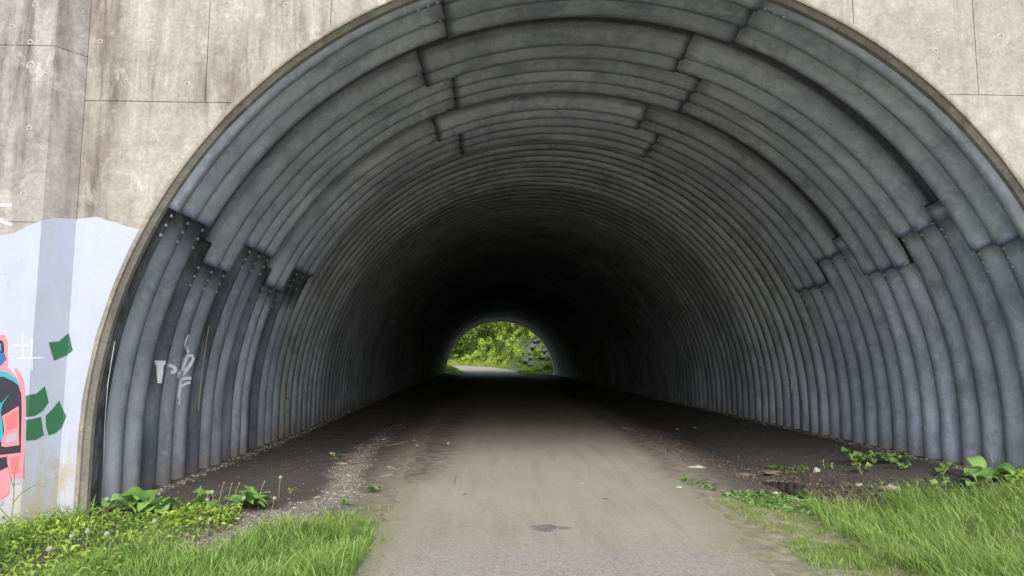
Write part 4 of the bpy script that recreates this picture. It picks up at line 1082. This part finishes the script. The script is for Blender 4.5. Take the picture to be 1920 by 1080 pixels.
def gfar(name, pts, n, h, label, seed_):
    x, y = scatter([(a_, b_ - 6) for a_, b_ in pts], n, .8, -.5, seed_); z = height(x, y); n = len(x)
    a = rng.uniform(0, PI, n); hh = h * rng.uniform(.4, 1.3, n) * (1 + .5 * fbm(x, y, .7, seed_)); w_ = .045 * rng.uniform(.5, 1.5, n)
    b = np.stack([x, y, z - .03], -1); wv = np.stack([np.cos(a) * w_, np.sin(a) * w_, 0 * x], -1); tp_ = b + np.stack([rng.normal(0, .25, n) * hh, rng.normal(0, .25, n) * hh - .1 * hh, hh], -1)
    Q = np.stack([b - wv, b + wv, tp_ + wv * .3, tp_ - wv * .3], 1)
    tone = np.clip(.62 + .35 * fbm(x, y, .6, seed_ + 1) + rng.normal(0, .15, n), 0, 1)
    tag(obj(name, fast_quads(name, Q, M_grass2, False, tone)), label, 'grass', kind='stuff')
QQ, TT = [], []
r9 = np.random.default_rng(77)
for i in range(330):
    x = r9.uniform(-15, 9.5); dd_ = r9.uniform(0, 1) ** 1.3 * 16; y = float(yedge(x)) + (2.4 if x < 0 else 1.6) + dd_
    if x > 2.4 and y < yedge(x) + 5.5 and r9.uniform() < .6: continue
    rr_ = r9.uniform(.35, .7) + dd_ * .07; q_, t_ = crown_leaves(x, y, pgz(x, y) + rr_ * .45, rr_, rr_ * .9, 300, .075 + dd_ * .004, 5, 500 + i)
    QQ.append(q_); TT.append(np.clip(t_ + r9.normal(-.02, .28), 0, 1))
tag(obj('undergrowth', fast_quads('undergrowth', np.concatenate(QQ), M_tree, False, np.concatenate(TT))), 'dense leafy undergrowth on the slope beyond the far portal', 'undergrowth', kind='stuff')
M_grass2 = leafmat('far_grass', (.12, .20, .03), (.55, .66, .12), .48)
gfar('tall_grass', [(-22, 103), (-11, 97.3), (-3.5, 90.4), (.5, 83.6), (2.3, 75), (2.9, 78), (2.3, 82), (.5, 87), (-3, 93.5), (-10, 99.5), (-20, 105)], 12000, .34, 'sunlit tall grass on the slope beyond the far portal', 31)
gfar('tall_grass', [(-12, 67), (-12, 84), (-8.5, 83), (-4.8, 75), (-3.5, 67.2)], 6000, .28, 'grass mound at the left foot of the far opening', 33)
gfar('tall_grass', [(2.3, 67.2), (1.9, 72), (3.0, 73.5), (4.6, 70), (5.2, 67.2)], 2500, .22, 'low grass at the right foot of the far opening', 35)
# rock outcrop on the right of the far opening
M_rock = plain('rock', (.115, .108, .10), .95, .45, 1.2, .8)
rocks = []
r_ = random.Random(5)
for i in range(44):
    x = r_.uniform(2.9, 8.5); y = float(yedge(x)) + r_.uniform(.3, 5.5); z = pgz(x, y)
    s = r_.uniform(.2, .55)
    o = obj('boulder', stone_mesh(s, s * .8, s * .75, M_rock, 40 + i)); o.location = (x, y, z + .05); o.rotation_euler = (r_.uniform(-.3, .3), r_.uniform(-.3, .3), r_.uniform(0, 6))
    hd = ('at the foot', 'low down', 'half way up', 'high up')[min(3, int(max(0, z - .3) / 1.0))]; sdn = ('left', 'middle', 'right', 'far right')[min(3, int((x - 2.6) / 1.5))]
    tag(o, ('large' if s > .42 else 'small' if s < .28 else 'grey') + ' boulder ' + hd + ', ' + sdn + ' of the rocky bank beyond the tunnel', 'boulder', 'boulders of the rocky bank, ' + hd + ', ' + sdn + (' large' if s > .42 else ' small' if s < .28 else ''))
